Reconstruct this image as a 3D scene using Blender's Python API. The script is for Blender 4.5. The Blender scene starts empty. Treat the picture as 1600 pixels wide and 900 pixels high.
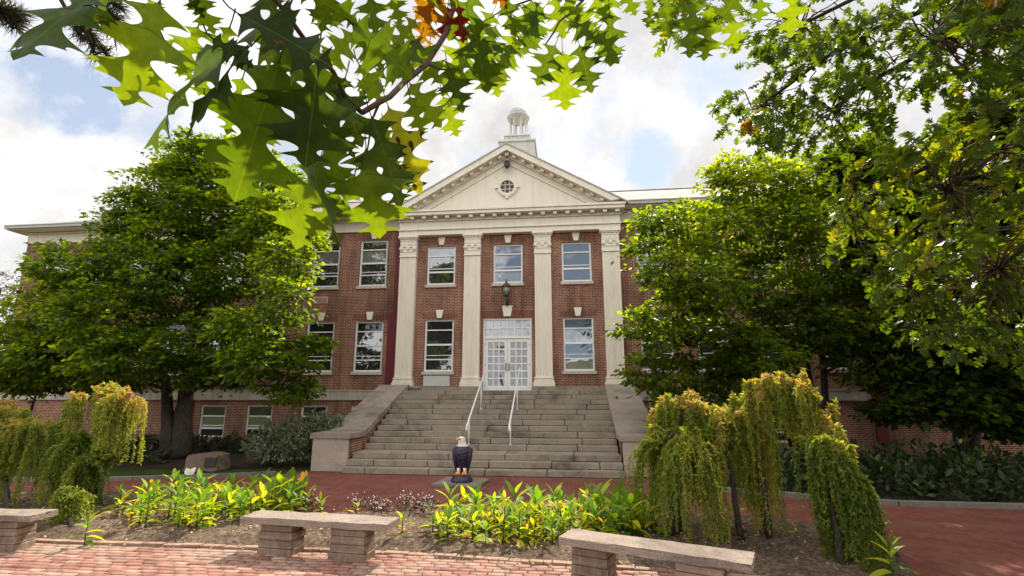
import bpy, bmesh, math, random
import numpy as np
from mathutils import Vector, Matrix
random.seed(7); rng = np.random.default_rng(11)
C = bpy.context.scene.collection
R = math.radians

# ------------------------------------------------------------------ camera
FPX, YAW, PITCH = 779.45, R(-6.241), R(12.077)          # focal length in photo pixels (1600 wide)
CAM = np.array([2.436, -20.379, 2.151])
FW = np.array([math.sin(YAW)*math.cos(PITCH), math.cos(YAW)*math.cos(PITCH), math.sin(PITCH)])
RT = np.array([math.cos(YAW), -math.sin(YAW), 0.0]); UP = np.cross(RT, FW)
cd = bpy.data.cameras.new('camera'); cam = bpy.data.objects.new('camera', cd); C.objects.link(cam)
cd.sensor_width = 36; cd.lens = 36*FPX/1600; cd.clip_start = 0.05; cd.clip_end = 3000
cam.location = CAM; cam.rotation_euler = (math.pi/2+PITCH, 0, -YAW)
bpy.context.scene.camera = cam
def ray(x, y): return FW*FPX + RT*(x-800) + UP*(450-y)
def at_y(x, y, Y): d = ray(x, y); return CAM + d*(Y-CAM[1])/d[1]
def at_z(x, y, Z=0.0): d = ray(x, y); return CAM + d*(Z-CAM[2])/d[2]
def at_d(x, y, D): d = ray(x, y); return CAM + d*D/np.linalg.norm(d)

# ------------------------------------------------------------------ sky, sun, exposure
SUN_EL, SUN_AZ = R(48), R(16)                            # azimuth from +Y towards +X
SKY_STRENGTH, SUN_STRENGTH, EXPOSURE = 0.10, 5.0, 0.68
CLOUD = 8.0
w = bpy.data.worlds.new('World'); bpy.context.scene.world = w; w.use_nodes = True
nt = w.node_tree; nt.nodes.clear()
def N(nt, t, **kw):
    n = nt.nodes.new(t)
    for k, v in kw.items():
        if k in ('inputs',):
            for a, b in v.items(): n.inputs[a].default_value = b
        else: setattr(n, k, v)
    return n
def MATH(nt, op, a, b=None, clamp=False):
    n = nt.nodes.new('ShaderNodeMath'); n.operation = op; n.use_clamp = clamp
    for i, v in enumerate((a, b)):
        if v is None: continue
        if isinstance(v, (int, float)): n.inputs[i].default_value = v
        else: nt.links.new(v, n.inputs[i])
    return n.outputs[0]
def RAMP(nt, fac, stops, interp='LINEAR'):
    n = nt.nodes.new('ShaderNodeValToRGB'); cr = n.color_ramp; cr.interpolation = interp
    while len(cr.elements) < len(stops): cr.elements.new(0.5)
    for e, (p, c) in zip(cr.elements, stops):
        e.position = p; e.color = (*c, 1) if len(c) == 3 else c
    if fac is not None: nt.links.new(fac, n.inputs[0])
    return n.outputs[0]
def MIX(nt, fac, a, b, blend='MIX'):
    n = nt.nodes.new('ShaderNodeMix'); n.data_type = 'RGBA'; n.blend_type = blend
    for i, v in ((0, fac), (6, a), (7, b)):
        if isinstance(v, (int, float)): n.inputs[i].default_value = v
        elif isinstance(v, tuple): n.inputs[i].default_value = (*v, 1) if len(v) == 3 else v
        else: nt.links.new(v, n.inputs[i])
    return n.outputs[2]
def NOISE(nt, vec, scale, detail=4, rough=0.55, dist=0.0):
    n = nt.nodes.new('ShaderNodeTexNoise'); n.inputs['Scale'].default_value = scale
    n.inputs['Detail'].default_value = detail; n.inputs['Roughness'].default_value = rough
    n.inputs['Distortion'].default_value = dist
    if vec is not None: nt.links.new(vec, n.inputs['Vector'])
    return n.outputs[0]
sky = N(nt, 'ShaderNodeTexSky', sky_type='NISHITA', sun_disc=False, sun_elevation=SUN_EL, sun_rotation=SUN_AZ,
        air_density=1.0, dust_density=0.25, ozone_density=1.3)
gen = N(nt, 'ShaderNodeTexCoord').outputs['Generated']
n1 = NOISE(nt, gen, 4.2, 12, 0.62, 0.3)
nf = NOISE(nt, gen, 11, 8, .62, .4)
cover = MATH(nt, 'ADD', n1, 0.15)
for (px, py, rad, amt) in ((30, 85, .10, .25), (115, 135, .06, .18), (1010, 245, .056, .42), (1118, 125, .06, .28), (235, 190, .07, .22),
                           (1190, 90, .10, .12), (60, 290, .20, -.10), (850, 95, .07, -.2), (900, 400, -.20, .35), (790, 420, -.12, .2)):
    d = ray(px, py); d = d/np.linalg.norm(d)
    if rad < 0: d = d*np.array([1, -1, 1]); rad = -rad
    vd = N(nt, 'ShaderNodeVectorMath', operation='DISTANCE'); nt.links.new(gen, vd.inputs[0]); vd.inputs[1].default_value = d
    wd_ = MATH(nt, 'ADD', vd.outputs['Value'], MATH(nt, 'MULTIPLY', MATH(nt, 'SUBTRACT', nf, .5), rad*2.6))
    k = MATH(nt, 'SUBTRACT', 1.0, MATH(nt, 'DIVIDE', wd_, rad*1.25), True)
    cover = MATH(nt, 'SUBTRACT', cover, MATH(nt, 'MULTIPLY', k, amt))
mask = RAMP(nt, cover, ((0.38, (0, 0, 0)), (0.64, (1, 1, 1))))
n2 = NOISE(nt, gen, 4.6, 7, 0.6)
shade = RAMP(nt, n2, ((0.38, (0.76, 0.745, 0.74)), (0.50, (0.98, 0.965, 0.95)), (0.62, (1.22, 1.20, 1.17))))
csc = N(nt, 'ShaderNodeVectorMath', operation='SCALE'); nt.links.new(shade, csc.inputs[0])
# clouds behind the viewer and overhead, their sunlit side, are boosted to light the facade
sep = N(nt, 'ShaderNodeSeparateXYZ'); nt.links.new(gen, sep.inputs[0])
back = MATH(nt, 'ADD', MATH(nt, 'MULTIPLY', MATH(nt, 'SUBTRACT', 1.0, sep.outputs['Y']), 0.5), 0.70)
nt.links.new(MATH(nt, 'MULTIPLY', back, CLOUD), csc.inputs['Scale'])
skyb = N(nt, 'ShaderNodeVectorMath', operation='SCALE'); nt.links.new(sky.outputs[0], skyb.inputs[0]); skyb.inputs['Scale'].default_value = 0.95
hazy = MIX(nt, 0.30, skyb.outputs[0], (7.6, 7.7, 7.8))
col = MIX(nt, mask, hazy, csc.outputs[0])
bg = N(nt, 'ShaderNodeBackground'); bg.inputs['Strength'].default_value = SKY_STRENGTH; nt.links.new(col, bg.inputs[0])
nt.links.new(bg.outputs[0], N(nt, 'ShaderNodeOutputWorld').inputs[0])

sd = bpy.data.lights.new('sun', 'SUN'); sd.energy = SUN_STRENGTH; sd.angle = R(0.53); sd.color = (1.0, 0.93, 0.80)
sun = bpy.data.objects.new('sun', sd); C.objects.link(sun)
sv = Vector((math.sin(SUN_AZ)*math.cos(SUN_EL), math.cos(SUN_AZ)*math.cos(SUN_EL), math.sin(SUN_EL)))
sun.rotation_euler = sv.to_track_quat('Z', 'Y').to_euler()
sc = bpy.context.scene
sc.view_settings.view_transform = 'Standard'; sc.view_settings.look = 'None'
sc.view_settings.exposure = EXPOSURE; sc.view_settings.gamma = 1; sc.view_settings.use_curve_mapping = False
sc.render.engine = 'CYCLES'; sc.cycles.use_denoising = True
sc.cycles.max_bounces = 6; sc.cycles.diffuse_bounces = 3; sc.cycles.transmission_bounces = 3; sc.cycles.transparent_max_bounces = 4

# ------------------------------------------------------------------ helpers
class MB:
    """collects boxes, prisms, tubes, lathes into one mesh"""
    def __init__(s): s.v = []; s.f = []; s.m = []; s.sm = []
    def add(s, vs, fs, m=0, smooth=False):
        b = len(s.v); s.v += [tuple(map(float, p)) for p in vs]
        for f in fs: s.f.append(tuple(b+i for i in f)); s.m.append(m); s.sm.append(smooth)
    def box(s, x0, x1, y0, y1, z0, z1, m=0):
        s.add([(x0,y0,z0),(x1,y0,z0),(x1,y1,z0),(x0,y1,z0),(x0,y0,z1),(x1,y0,z1),(x1,y1,z1),(x0,y1,z1)],
              [(0,3,2,1),(4,5,6,7),(0,1,5,4),(1,2,6,5),(2,3,7,6),(3,0,4,7)], m)
    def obox(s, c, ax, ay, az, m=0):
        c, ax, ay, az = map(np.array, (c, ax, ay, az)); vs = []
        for k in (-1, 1):
            for (i, j) in ((-1,-1),(1,-1),(1,1),(-1,1)): vs.append(c+ax*i+ay*j+az*k)
        s.add(vs, [(0,3,2,1),(4,5,6,7),(0,1,5,4),(1,2,6,5),(2,3,7,6),(3,0,4,7)], m)
    def prism(s, poly, a, b, m=0):
        """poly: list of 3d pts, extruded along vector b-a offset"""
        n = len(poly); o = np.array(b)-np.array(a)
        vs = [np.array(p)+np.array(a) for p in poly]+[np.array(p)+np.array(a)+o for p in poly]
        s.add(vs, [tuple(range(n))[::-1], tuple(range(n, 2*n))]+[(i, (i+1) % n, n+(i+1) % n, n+i) for i in range(n)], m)
    def tube(s, pts, rad, sides=8, m=0, cap=True):
        pts = [np.array(p, float) for p in pts]; n = len(pts)
        rad = [rad]*n if isinstance(rad, (int, float)) else rad
        ref = np.array([0.31, 0.17, 0.93]); vs = []
        for i, p in enumerate(pts):
            t = pts[min(i+1, n-1)]-pts[max(i-1, 0)]; t = t/(np.linalg.norm(t)+1e-9)
            a = np.cross(t, ref); a /= np.linalg.norm(a)+1e-9; b = np.cross(t, a)
            for k in range(sides):
                q = 2*math.pi*k/sides; vs.append(p+(a*math.cos(q)+b*math.sin(q))*rad[i])
        fs = []
        for i in range(n-1):
            for k in range(sides):
                k2 = (k+1) % sides; fs.append((i*sides+k, i*sides+k2, (i+1)*sides+k2, (i+1)*sides+k))
        if cap: fs += [tuple(range(sides))[::-1], tuple((n-1)*sides+k for k in range(sides))]
        s.add(vs, fs, m, True)
    def lathe(s, prof, c=(0, 0), sides=24, m=0, sx=1, sy=1):
        vs = []; n = len(prof)
        for r, z in prof:
            for k in range(sides):
                q = 2*math.pi*k/sides; vs.append((c[0]+r*sx*math.cos(q), c[1]+r*sy*math.sin(q), z))
        fs = [(i*sides+k, i*sides+(k+1) % sides, (i+1)*sides+(k+1) % sides, (i+1)*sides+k) for i in range(n-1) for k in range(sides)]
        fs += [tuple(range(sides))[::-1], tuple((n-1)*sides+k for k in range(sides))]
        s.add(vs, fs, m, True)
    def build(s, name, mats, parent=None, bevel=0.0):
        me = bpy.data.meshes.new(name); me.from_pydata(s.v, [], s.f); me.update()
        mats = mats if isinstance(mats, (list, tuple)) else [mats]
        for m in mats: me.materials.append(m)
        me.polygons.foreach_set('material_index', s.m); me.polygons.foreach_set('use_smooth', s.sm)
        o = bpy.data.objects.new(name, me); C.objects.link(o)
        if parent is not None: adopt(o, parent)
        if bevel:
            b = o.modifiers.new('bevel', 'BEVEL'); b.width = bevel; b.segments = 2; b.limit_method = 'ANGLE'
        return o
def adopt(o, parent):
    o.parent = parent; o.matrix_parent_inverse = WM[parent.name].inverted() if parent.name in WM else Matrix()
WM = {}
def thing(name, label, cat, loc=(0, 0, 0), group=None):
    o = bpy.data.objects.new(name, None); C.objects.link(o); o.location = loc; o.empty_display_size = .2
    WM[o.name] = Matrix.Translation(loc)
    return tag(o, label, cat, group)
def tag(o, label, cat, group=None):
    o['label'] = label; o['category'] = cat
    if group: o['group'] = group
    return o
def structure(o): o['kind'] = 'structure'; return o
def stuff(o, label=None, cat=None):
    o['kind'] = 'stuff'
    if label: tag(o, label, cat)
    return o
def raw_mesh(name, verts, tris, mat, parent=None, attrs=None, smooth=False):
    """numpy verts (n,3), quads or tris (m,k)"""
    me = bpy.data.meshes.new(name); n = len(verts); m, k = tris.shape
    me.vertices.add(n); me.vertices.foreach_set('co', np.ascontiguousarray(verts, dtype=np.float32).ravel())
    me.loops.add(m*k); me.loops.foreach_set('vertex_index', np.ascontiguousarray(tris, dtype=np.int32).ravel())
    me.polygons.add(m); me.polygons.foreach_set('loop_start', np.arange(0, m*k, k, dtype=np.int32))
    me.polygons.foreach_set('loop_total', np.full(m, k, dtype=np.int32))
    if smooth: me.polygons.foreach_set('use_smooth', np.ones(m, dtype=bool))
    me.update(calc_edges=True)
    for an, data in (attrs or {}).items():
        a = me.attributes.new(an, 'FLOAT_VECTOR', 'POINT'); a.data.foreach_set('vector', np.ascontiguousarray(data, dtype=np.float32).ravel())
    me.materials.append(mat)
    o = bpy.data.objects.new(name, me); C.objects.link(o)
    if parent is not None: adopt(o, parent)
    return o
def unit(v): return v/(np.linalg.norm(v, axis=-1, keepdims=True)+1e-9)
def leaf_cloud(tpl, tf, P, D, Nn, L, W=None, tint=None, curl=None):
    """instances a leaf template (along, across, up) at points P with direction D and normal Nn"""
    D = unit(D); S = unit(np.cross(Nn, D)); U = np.cross(D, S)
    W = L if W is None else W
    n, t = len(P), len(tpl)
    a, b, c = tpl[:, 0], tpl[:, 1], tpl[:, 2]
    cu = np.zeros(n) if curl is None else curl
    aa = a[None, :]; up = c[None, :] - cu[:, None]*aa*aa
    V = P[:, None, :] + D[:, None, :]*(aa*L[:, None])[..., None] + S[:, None, :]*(b[None, :]*W[:, None])[..., None] + U[:, None, :]*(up*L[:, None])[..., None]
    F = (tf[None] + (np.arange(n)*t)[:, None, None]).reshape(-1, tf.shape[1])
    T = np.repeat(tint, t, axis=0) if tint is not None else None
    UV = np.tile(np.stack([a, b, c], 1), (n, 1))
    return V.reshape(-1, 3), F, T, UV
def cat_clouds(cl):
    o = 0; V = []; F = []; T = []; U = []
    for v, f, t, u in cl: V.append(v); F.append(f+o); T.append(t); U.append(u); o += len(v)
    return np.concatenate(V), np.concatenate(F), np.concatenate(T), np.concatenate(U)

# ------------------------------------------------------------------ materials
def mat(name, rough=0.8, spec=0.3):
    m = bpy.data.materials.new(name); m.use_nodes = True; t = m.node_tree; b = t.nodes['Principled BSDF']
    b.inputs['Roughness'].default_value = rough; b.inputs['Specular IOR Level'].default_value = spec
    return m, t, b
def objc(t): return N(t, 'ShaderNodeTexCoord').outputs['Object']
def bump(t, b, h, strength=.3, dist=.01):
    n = N(t, 'ShaderNodeBump'); n.inputs['Strength'].default_value = strength; n.inputs['Distance'].default_value = dist
    t.links.new(h, n.inputs['Height']); t.links.new(n.outputs[0], b.inputs['Normal'])
def plain(name, c, rough=.7, spec=.3, var=.12, scale=3.0, dirt=None):
    m, t, b = mat(name, rough, spec); v = objc(t)
    n = NOISE(t, v, scale, 6, .6); k = RAMP(t, n, ((.3, tuple(x*(1-var) for x in c)), (.7, tuple(min(1, x*(1+var)) for x in c))))
    if dirt:
        mp2 = N(t, 'ShaderNodeMapping'); mp2.inputs['Scale'].default_value = (2.5, 2.5, .35); t.links.new(v, mp2.inputs[0])
        k = MIX(t, MATH(t, 'MULTIPLY', RAMP(t, NOISE(t, mp2.outputs[0], scale, 8, .7), ((.46, (0, 0, 0)), (.70, (1, 1, 1)))), .95), k, dirt)
    t.links.new(k, b.inputs['Base Color']); bump(t, b, NOISE(t, v, scale*12, 3), .15, .004)
    return m
def wall_uv(t):
    g = N(t, 'ShaderNodeNewGeometry'); p = N(t, 'ShaderNodeSeparateXYZ'); t.links.new(g.outputs['Position'], p.inputs[0])
    n = N(t, 'ShaderNodeSeparateXYZ'); t.links.new(g.outputs['True Normal'], n.inputs[0])
    u = MATH(t, 'ADD', MATH(t, 'MULTIPLY', p.outputs['X'], MATH(t, 'ABSOLUTE', n.outputs['Y'])), MATH(t, 'MULTIPLY', p.outputs['Y'], MATH(t, 'ABSOLUTE', n.outputs['X'])))
    c = N(t, 'ShaderNodeCombineXYZ'); t.links.new(u, c.inputs[0]); t.links.new(p.outputs['Z'], c.inputs[1])
    return c.outputs[0], g.outputs['Position']
def brick_mat(name, c1, c2, mort, bw=.213, bh=.068, ms=.008, vertical=False, floor=False, blotch=(.55, 1.15), rot=0, dust=None, sunk=.4):
    m, t, b = mat(name, .85, .2)
    if floor:
        pos = objc(t); uv = pos
        mp = N(t, 'ShaderNodeMapping'); mp.inputs['Rotation'].default_value = (0, 0, rot); t.links.new(uv, mp.inputs[0]); uv = mp.outputs[0]
        wob = N(t, 'ShaderNodeVectorMath', operation='MULTIPLY_ADD')
        nz = N(t, 'ShaderNodeTexNoise'); nz.inputs['Scale'].default_value = 1.7; t.links.new(pos, nz.inputs['Vector'])
        t.links.new(nz.outputs['Color'], wob.inputs[0]); wob.inputs[1].default_value = (.05, .05, 0); t.links.new(uv, wob.inputs[2]); uv = wob.outputs[0]
    else: uv, pos = wall_uv(t)
    if vertical:
        mp = N(t, 'ShaderNodeMapping'); mp.inputs['Rotation'].default_value = (0, 0, math.pi/2); t.links.new(uv, mp.inputs[0]); uv = mp.outputs[0]
    br = N(t, 'ShaderNodeTexBrick'); t.links.new(uv, br.inputs['Vector'])
    br.inputs['Scale'].default_value = 1; br.inputs['Mortar Size'].default_value = ms; br.inputs['Brick Width'].default_value = bw
    br.inputs['Row Height'].default_value = bh; br.inputs['Bias'].default_value = -.1
    br.inputs['Color1'].default_value = (*c1, 1); br.inputs['Color2'].default_value = (*c2, 1); br.inputs['Mortar'].default_value = (*mort, 1)
    bl = RAMP(t, NOISE(t, pos, .7, 6, .65), ((.3, (blotch[0],)*3), (.7, (blotch[1],)*3)))
    fine = RAMP(t, NOISE(t, pos, 14, 3, .6), ((.3, (.82,)*3), (.7, (1.14,)*3)))
    k = MIX(t, 1.0, MIX(t, 1.0, br.outputs['Color'], bl, 'MULTIPLY'), fine, 'MULTIPLY')
    if not floor:
        mp2 = N(t, 'ShaderNodeMapping'); mp2.inputs['Scale'].default_value = (1.6, 1.6, .16); t.links.new(pos, mp2.inputs[0])
        k = MIX(t, 1.0, k, RAMP(t, NOISE(t, mp2.outputs[0], 1.4, 7, .65), ((.34, (.58, .56, .54)), (.56, (1.06,)*3))), 'MULTIPLY')
    if dust:
        k = MIX(t, MATH(t, 'MULTIPLY', RAMP(t, NOISE(t, pos, 1.3, 9, .7), ((.47, (0,)*3), (.66, (1,)*3))), .75), k, dust)
    t.links.new(k, b.inputs['Base Color'])
    bump(t, b, MATH(t, 'SUBTRACT', NOISE(t, pos, 30, 3), MATH(t, 'MULTIPLY', br.outputs['Fac'], 1.2)), sunk, .008)
    return m
def leaf_mat(name, stops, trans=.4, gloss=.42, tmul=(1.7, 1.5, .55), veins=False, spec=.4):
    """tint.x picks the colour along the ramp, tint.y adds dark spots, tint.z scales brightness of the leaf's own colour"""
    m, t, b = mat(name, gloss, spec)
    at = N(t, 'ShaderNodeAttribute', attribute_name='tint'); s = N(t, 'ShaderNodeSeparateXYZ'); t.links.new(at.outputs['Vector'], s.inputs[0])
    k = RAMP(t, s.outputs[0], stops)
    if veins:
        uv = N(t, 'ShaderNodeAttribute', attribute_name='luv'); q = N(t, 'ShaderNodeSeparateXYZ'); t.links.new(uv.outputs['Vector'], q.inputs[0])
        aw = MATH(t, 'ABSOLUTE', q.outputs[1])
        mid = MATH(t, 'LESS_THAN', aw, .006)
        fr = MATH(t, 'ABSOLUTE', MATH(t, 'SUBTRACT', MATH(t, 'FRACT', MATH(t, 'MULTIPLY', MATH(t, 'SUBTRACT', q.outputs[0], MATH(t, 'MULTIPLY', aw, .62)), 5.2)), .5))
        lat = MATH(t, 'MULTIPLY', MATH(t, 'LESS_THAN', fr, .013), .35)
        v = MATH(t, 'MAXIMUM', mid, lat)
        k = MIX(t, MATH(t, 'MULTIPLY', v, .38), k, (.12, .15, .035))
        mot = RAMP(t, NOISE(t, uv.outputs['Vector'], 9, 6, .7), ((.3, (.75,)*3), (.7, (1.2,)*3)))
        k = MIX(t, 1.0, k, mot, 'MULTIPLY')
        va = N(t, 'ShaderNodeVectorMath', operation='MULTIPLY_ADD'); t.links.new(at.outputs['Vector'], va.inputs[0]); va.inputs[1].default_value = (37, 0, 11); t.links.new(uv.outputs['Vector'], va.inputs[2])
        k = MIX(t, MATH(t, 'MULTIPLY', RAMP(t, NOISE(t, va.outputs[0], 3.2, 7, .7), ((.62, (0,)*3), (.68, (1,)*3))), .7), k, (.10, .055, .018))
        vo = N(t, 'ShaderNodeTexVoronoi'); vo.inputs['Scale'].default_value = 6.5; t.links.new(uv.outputs['Vector'], vo.inputs['Vector'])
        spot = MATH(t, 'MULTIPLY', MATH(t, 'LESS_THAN', vo.outputs['Distance'], .30), s.outputs[1])
        k = MIX(t, spot, k, (.03, .012, .004))
    t.links.new(k, b.inputs['Base Color'])
    tr = N(t, 'ShaderNodeBsdfTranslucent'); t.links.new(MIX(t, 1.0, k, (*tmul, 1), 'MULTIPLY'), tr.inputs[0])
    mx = N(t, 'ShaderNodeMixShader'); mx.inputs[0].default_value = trans
    t.links.new(b.outputs[0], mx.inputs[1]); t.links.new(tr.outputs[0], mx.inputs[2])
    t.links.new(mx.outputs[0], t.nodes['Material Output'].inputs['Surface'])
    return m
M = {}
M['brick'] = brick_mat('red_brick', (.30, .092, .050), (.195, .058, .036), (.44, .33, .245), ms=.011)
M['soldier'] = brick_mat('soldier_brick', (.25, .070, .047), (.18, .048, .035), (.36, .25, .19), vertical=True)
M['cream'] = plain('cream_paint', (.80, .725, .61), .55, .3, .03, 1.5, dirt=(.69, .61, .50))
M['white'] = plain('white_paint', (.80, .79, .77), .4, .4, .03, 4)
M['sill'] = plain('limestone_sill', (.52, .45, .37), .8, .2, .12, 3)
M['band'] = plain('limestone_band', (.46, .41, .34), .85, .2, .15, 2, dirt=(.30, .27, .22))
M['maroon'] = plain('maroon_paint', (.14, .022, .024), .5, .3, .08, 2)
M['roof'] = brick_mat('roof_shingle', (.34, .29, .26), (.28, .24, .21), (.20, .17, .15), bw=.3, bh=.14, ms=.01)
M['gutter'] = plain('grey_gutter', (.42, .40, .37), .5, .4, .05)
M['dark_metal'] = plain('dark_bronze', (.035, .03, .028), .5, .5, .2, 8)
M['dome'] = plain('weathered_copper', (.42, .47, .43), .6, .4, .2, 3)
M['lampglass'] = plain('lantern_glass', (.30, .30, .28), .15, .6, .1)
M['panel'] = plain('grey_panel', (.52, .52, .50), .6, .3, .05)
M['terracotta'] = plain('terracotta_vent', (.42, .22, .15), .8, .2, .1)
def stone_mat(name, c1, c2, stain, blocks=None, joint=(.10, .085, .07)):
    m, t, b = mat(name, .9, .15); v = objc(t)
    k = RAMP(t, NOISE(t, v, 2.2, 8, .65), ((.3, c1), (.7, c2)))
    k = MIX(t, RAMP(t, NOISE(t, v, .9, 9, .7, .5), ((.50, (0,)*3), (.66, (.85,)*3))), k, stain)
    sp = RAMP(t, NOISE(t, v, 55, 2, .5), ((.35, (.78,)*3), (.65, (1.15,)*3)))
    k = MIX(t, 1.0, k, sp, 'MULTIPLY')
    h = NOISE(t, v, 25, 5, .7)
    t.links.new(k, b.inputs['Base Color']); bump(t, b, h, .45, .01)
    return m
M['step'] = stone_mat('step_stone', (.35, .295, .23), (.26, .215, .165), (.12, .10, .08))
M['cheek'] = stone_mat('weathered_coping', (.36, .30, .25), (.27, .22, .18), (.15, .125, .10))
M['pier'] = stone_mat('pier_concrete', (.46, .38, .32), (.37, .30, .25), (.24, .19, .155))
M['bench_top'] = stone_mat('bench_sandstone', (.31, .25, .205), (.24, .19, .155), (.14, .11, .09))
M['bench_leg'] = brick_mat('bench_stone_blocks', (.29, .205, .15), (.19, .13, .10), (.30, .25, .20), bw=.34, bh=.125, ms=.008, blotch=(.7, 1.15))
M['boulder'] = stone_mat('boulder_granite', (.24, .17, .12), (.16, .115, .085), (.09, .07, .055))
M['slab'] = stone_mat('concrete_slab', (.26, .225, .175), (.20, .175, .135), (.12, .105, .085))
M['kerb'] = stone_mat('kerb_concrete', (.24, .215, .18), (.17, .15, .125), (.10, .085, .07))
M['plaza'] = brick_mat('plaza_brick', (.235, .072, .052), (.165, .048, .036), (.10, .05, .036), bw=.2, bh=.1, ms=.006, floor=True, blotch=(.75, 1.12), rot=R(90), dust=(.20, .095, .07))
M['path'] = brick_mat('weathered_path_brick', (.40, .17, .12), (.31, .125, .09), (.20, .14, .10), bw=.22, bh=.105, ms=.010, floor=True, blotch=(.72, 1.2), rot=R(3), dust=(.42, .29, .21), sunk=.8)
M['edging'] = brick_mat('edging_brick', (.42, .25, .18), (.33, .19, .14), (.16, .11, .08), bw=.3, bh=.2, ms=.008, floor=True, dust=(.38, .28, .21))
def path_brick():
    m, t, b = mat('path_brick', .88, .2); v = objc(t)
    at = N(t, 'ShaderNodeAttribute', attribute_name='tint'); q = N(t, 'ShaderNodeSeparateXYZ'); t.links.new(at.outputs['Vector'], q.inputs[0])
    k = RAMP(t, q.outputs[0], ((0, (.22, .100, .078)), (.35, (.30, .142, .107)), (.65, (.34, .170, .128)), (.85, (.37, .212, .160)), (1, (.39, .265, .20))))
    k = MIX(t, 1.0, k, RAMP(t, NOISE(t, v, 18, 5, .65), ((.3, (.75,)*3), (.7, (1.18,)*3))), 'MULTIPLY')
    k = MIX(t, MATH(t, 'MULTIPLY', RAMP(t, NOISE(t, v, 1.1, 9, .72), ((.46, (0,)*3), (.64, (1,)*3))), .8), k, (.36, .265, .20))
    k = MIX(t, MATH(t, 'MULTIPLY', RAMP(t, NOISE(t, v, 3.1, 8, .7, .6), ((.55, (0,)*3), (.68, (1,)*3))), .6), k, (.14, .085, .06))
    t.links.new(k, b.inputs['Base Color']); bump(t, b, NOISE(t, v, 45, 5, .7), .5, .006); return m
M['path_brick'] = path_brick()
def soil_mat(name, c1, c2, c3):
    m, t, b = mat(name, .95, .1); v = objc(t)
    k = RAMP(t, NOISE(t, v, 16, 8, .75), ((.32, c1), (.52, c2), (.70, c3)))
    k = MIX(t, 1.0, k, RAMP(t, NOISE(t, v, 1.3, 5, .6), ((.3, (.6,)*3), (.7, (1.2,)*3))), 'MULTIPLY')
    t.links.new(k, b.inputs['Base Color']); bump(t, b, NOISE(t, v, 26, 8, .8), 1.0, .05)
    return m
M['mulch'] = soil_mat('bark_mulch', (.05, .034, .024), (.19, .13, .092), (.44, .33, .245))
M['mulch_sand'] = soil_mat('joint_sand', (.09, .06, .045), (.17, .12, .09), (.26, .19, .14))
M['soil'] = soil_mat('dark_soil', (.03, .022, .016), (.075, .055, .04), (.14, .105, .08))
M['grass'] = soil_mat('rough_lawn', (.03, .045, .012), (.06, .085, .02), (.10, .12, .035))
M['bark'] = soil_mat('tree_bark', (.035, .028, .022), (.085, .07, .055), (.15, .125, .10))
M['twig'] = plain('twig_bark', (.085, .05, .035), .8, .2, .3, 20)
M['magnolia'] = leaf_mat('small_tree_leaf', ((0, (.016, .031, .007)), (.5, (.040, .072, .011)), (.85, (.082, .125, .015)), (1, (.14, .165, .02))), .52, gloss=.45, tmul=(6.6, 5.4, .5), spec=.22)
M['oak'] = leaf_mat('oak_leaf', ((0, (.025, .050, .012)), (.5, (.048, .090, .012)), (.8, (.088, .140, .014)), (.94, (.15, .155, .02)), (1, (.13, .030, .010))), .46, tmul=(5.0, 3.9, .35), spec=.16)
M['near_oak'] = leaf_mat('near_oak_leaf', ((0, (.020, .040, .013)), (.5, (.050, .105, .018)), (.8, (.105, .175, .022)), (.9, (.19, .20, .02)), (1, (.085, .006, .006))), .50, gloss=.5, tmul=(3.6, 2.65, .22), veins=True, spec=.14)
M['canna'] = leaf_mat('canna_leaf', ((0, (.045, .13, .022)), (.35, (.13, .25, .025)), (.65, (.42, .45, .030)), (.88, (.62, .46, .025)), (1, (.45, .16, .03))), .48, gloss=.52, tmul=(2.1, 2.0, .35), spec=.2)
M['larch'] = leaf_mat('weeping_needle', ((0, (.05, .085, .016)), (.35, (.12, .165, .026)), (.62, (.28, .30, .05)), (.82, (.34, .27, .085)), (1, (.36, .23, .12))), .42, gloss=.6, tmul=(2.5, 2.3, .6), spec=.2)
M['shrub'] = leaf_mat('grey_shrub_leaf', ((0, (.08, .11, .055)), (.5, (.16, .195, .11)), (1, (.24, .27, .19))), .2, gloss=.4)
M['cover'] = leaf_mat('ground_cover_leaf', ((0, (.013, .027, .009)), (.6, (.027, .050, .013)), (.9, (.065, .095, .022)), (1, (.30, .24, .04))), .3)
M['heuchera'] = leaf_mat('dark_foliage', ((0, (.03, .018, .018)), (1, (.10, .06, .05))), .2)
M['petal'] = leaf_mat('white_petal', ((0, (.75, .70, .66)), (1, (.82, .80, .78))), .3, tmul=(1.1, 1.1, 1.1))
M['orange_petal'] = leaf_mat('yellow_petal', ((0, (.80, .45, .05)), (1, (.85, .60, .10))), .4, tmul=(1.2, 1.1, .6))
M['pine'] = leaf_mat('pine_needle', ((0, (.03, .035, .02)), (1, (.07, .065, .035))), .2)
M['litter'] = leaf_mat('leaf_litter', ((0, (.10, .055, .03)), (.5, (.36, .24, .14)), (1, (.55, .45, .33))), .1, gloss=.8)
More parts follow.
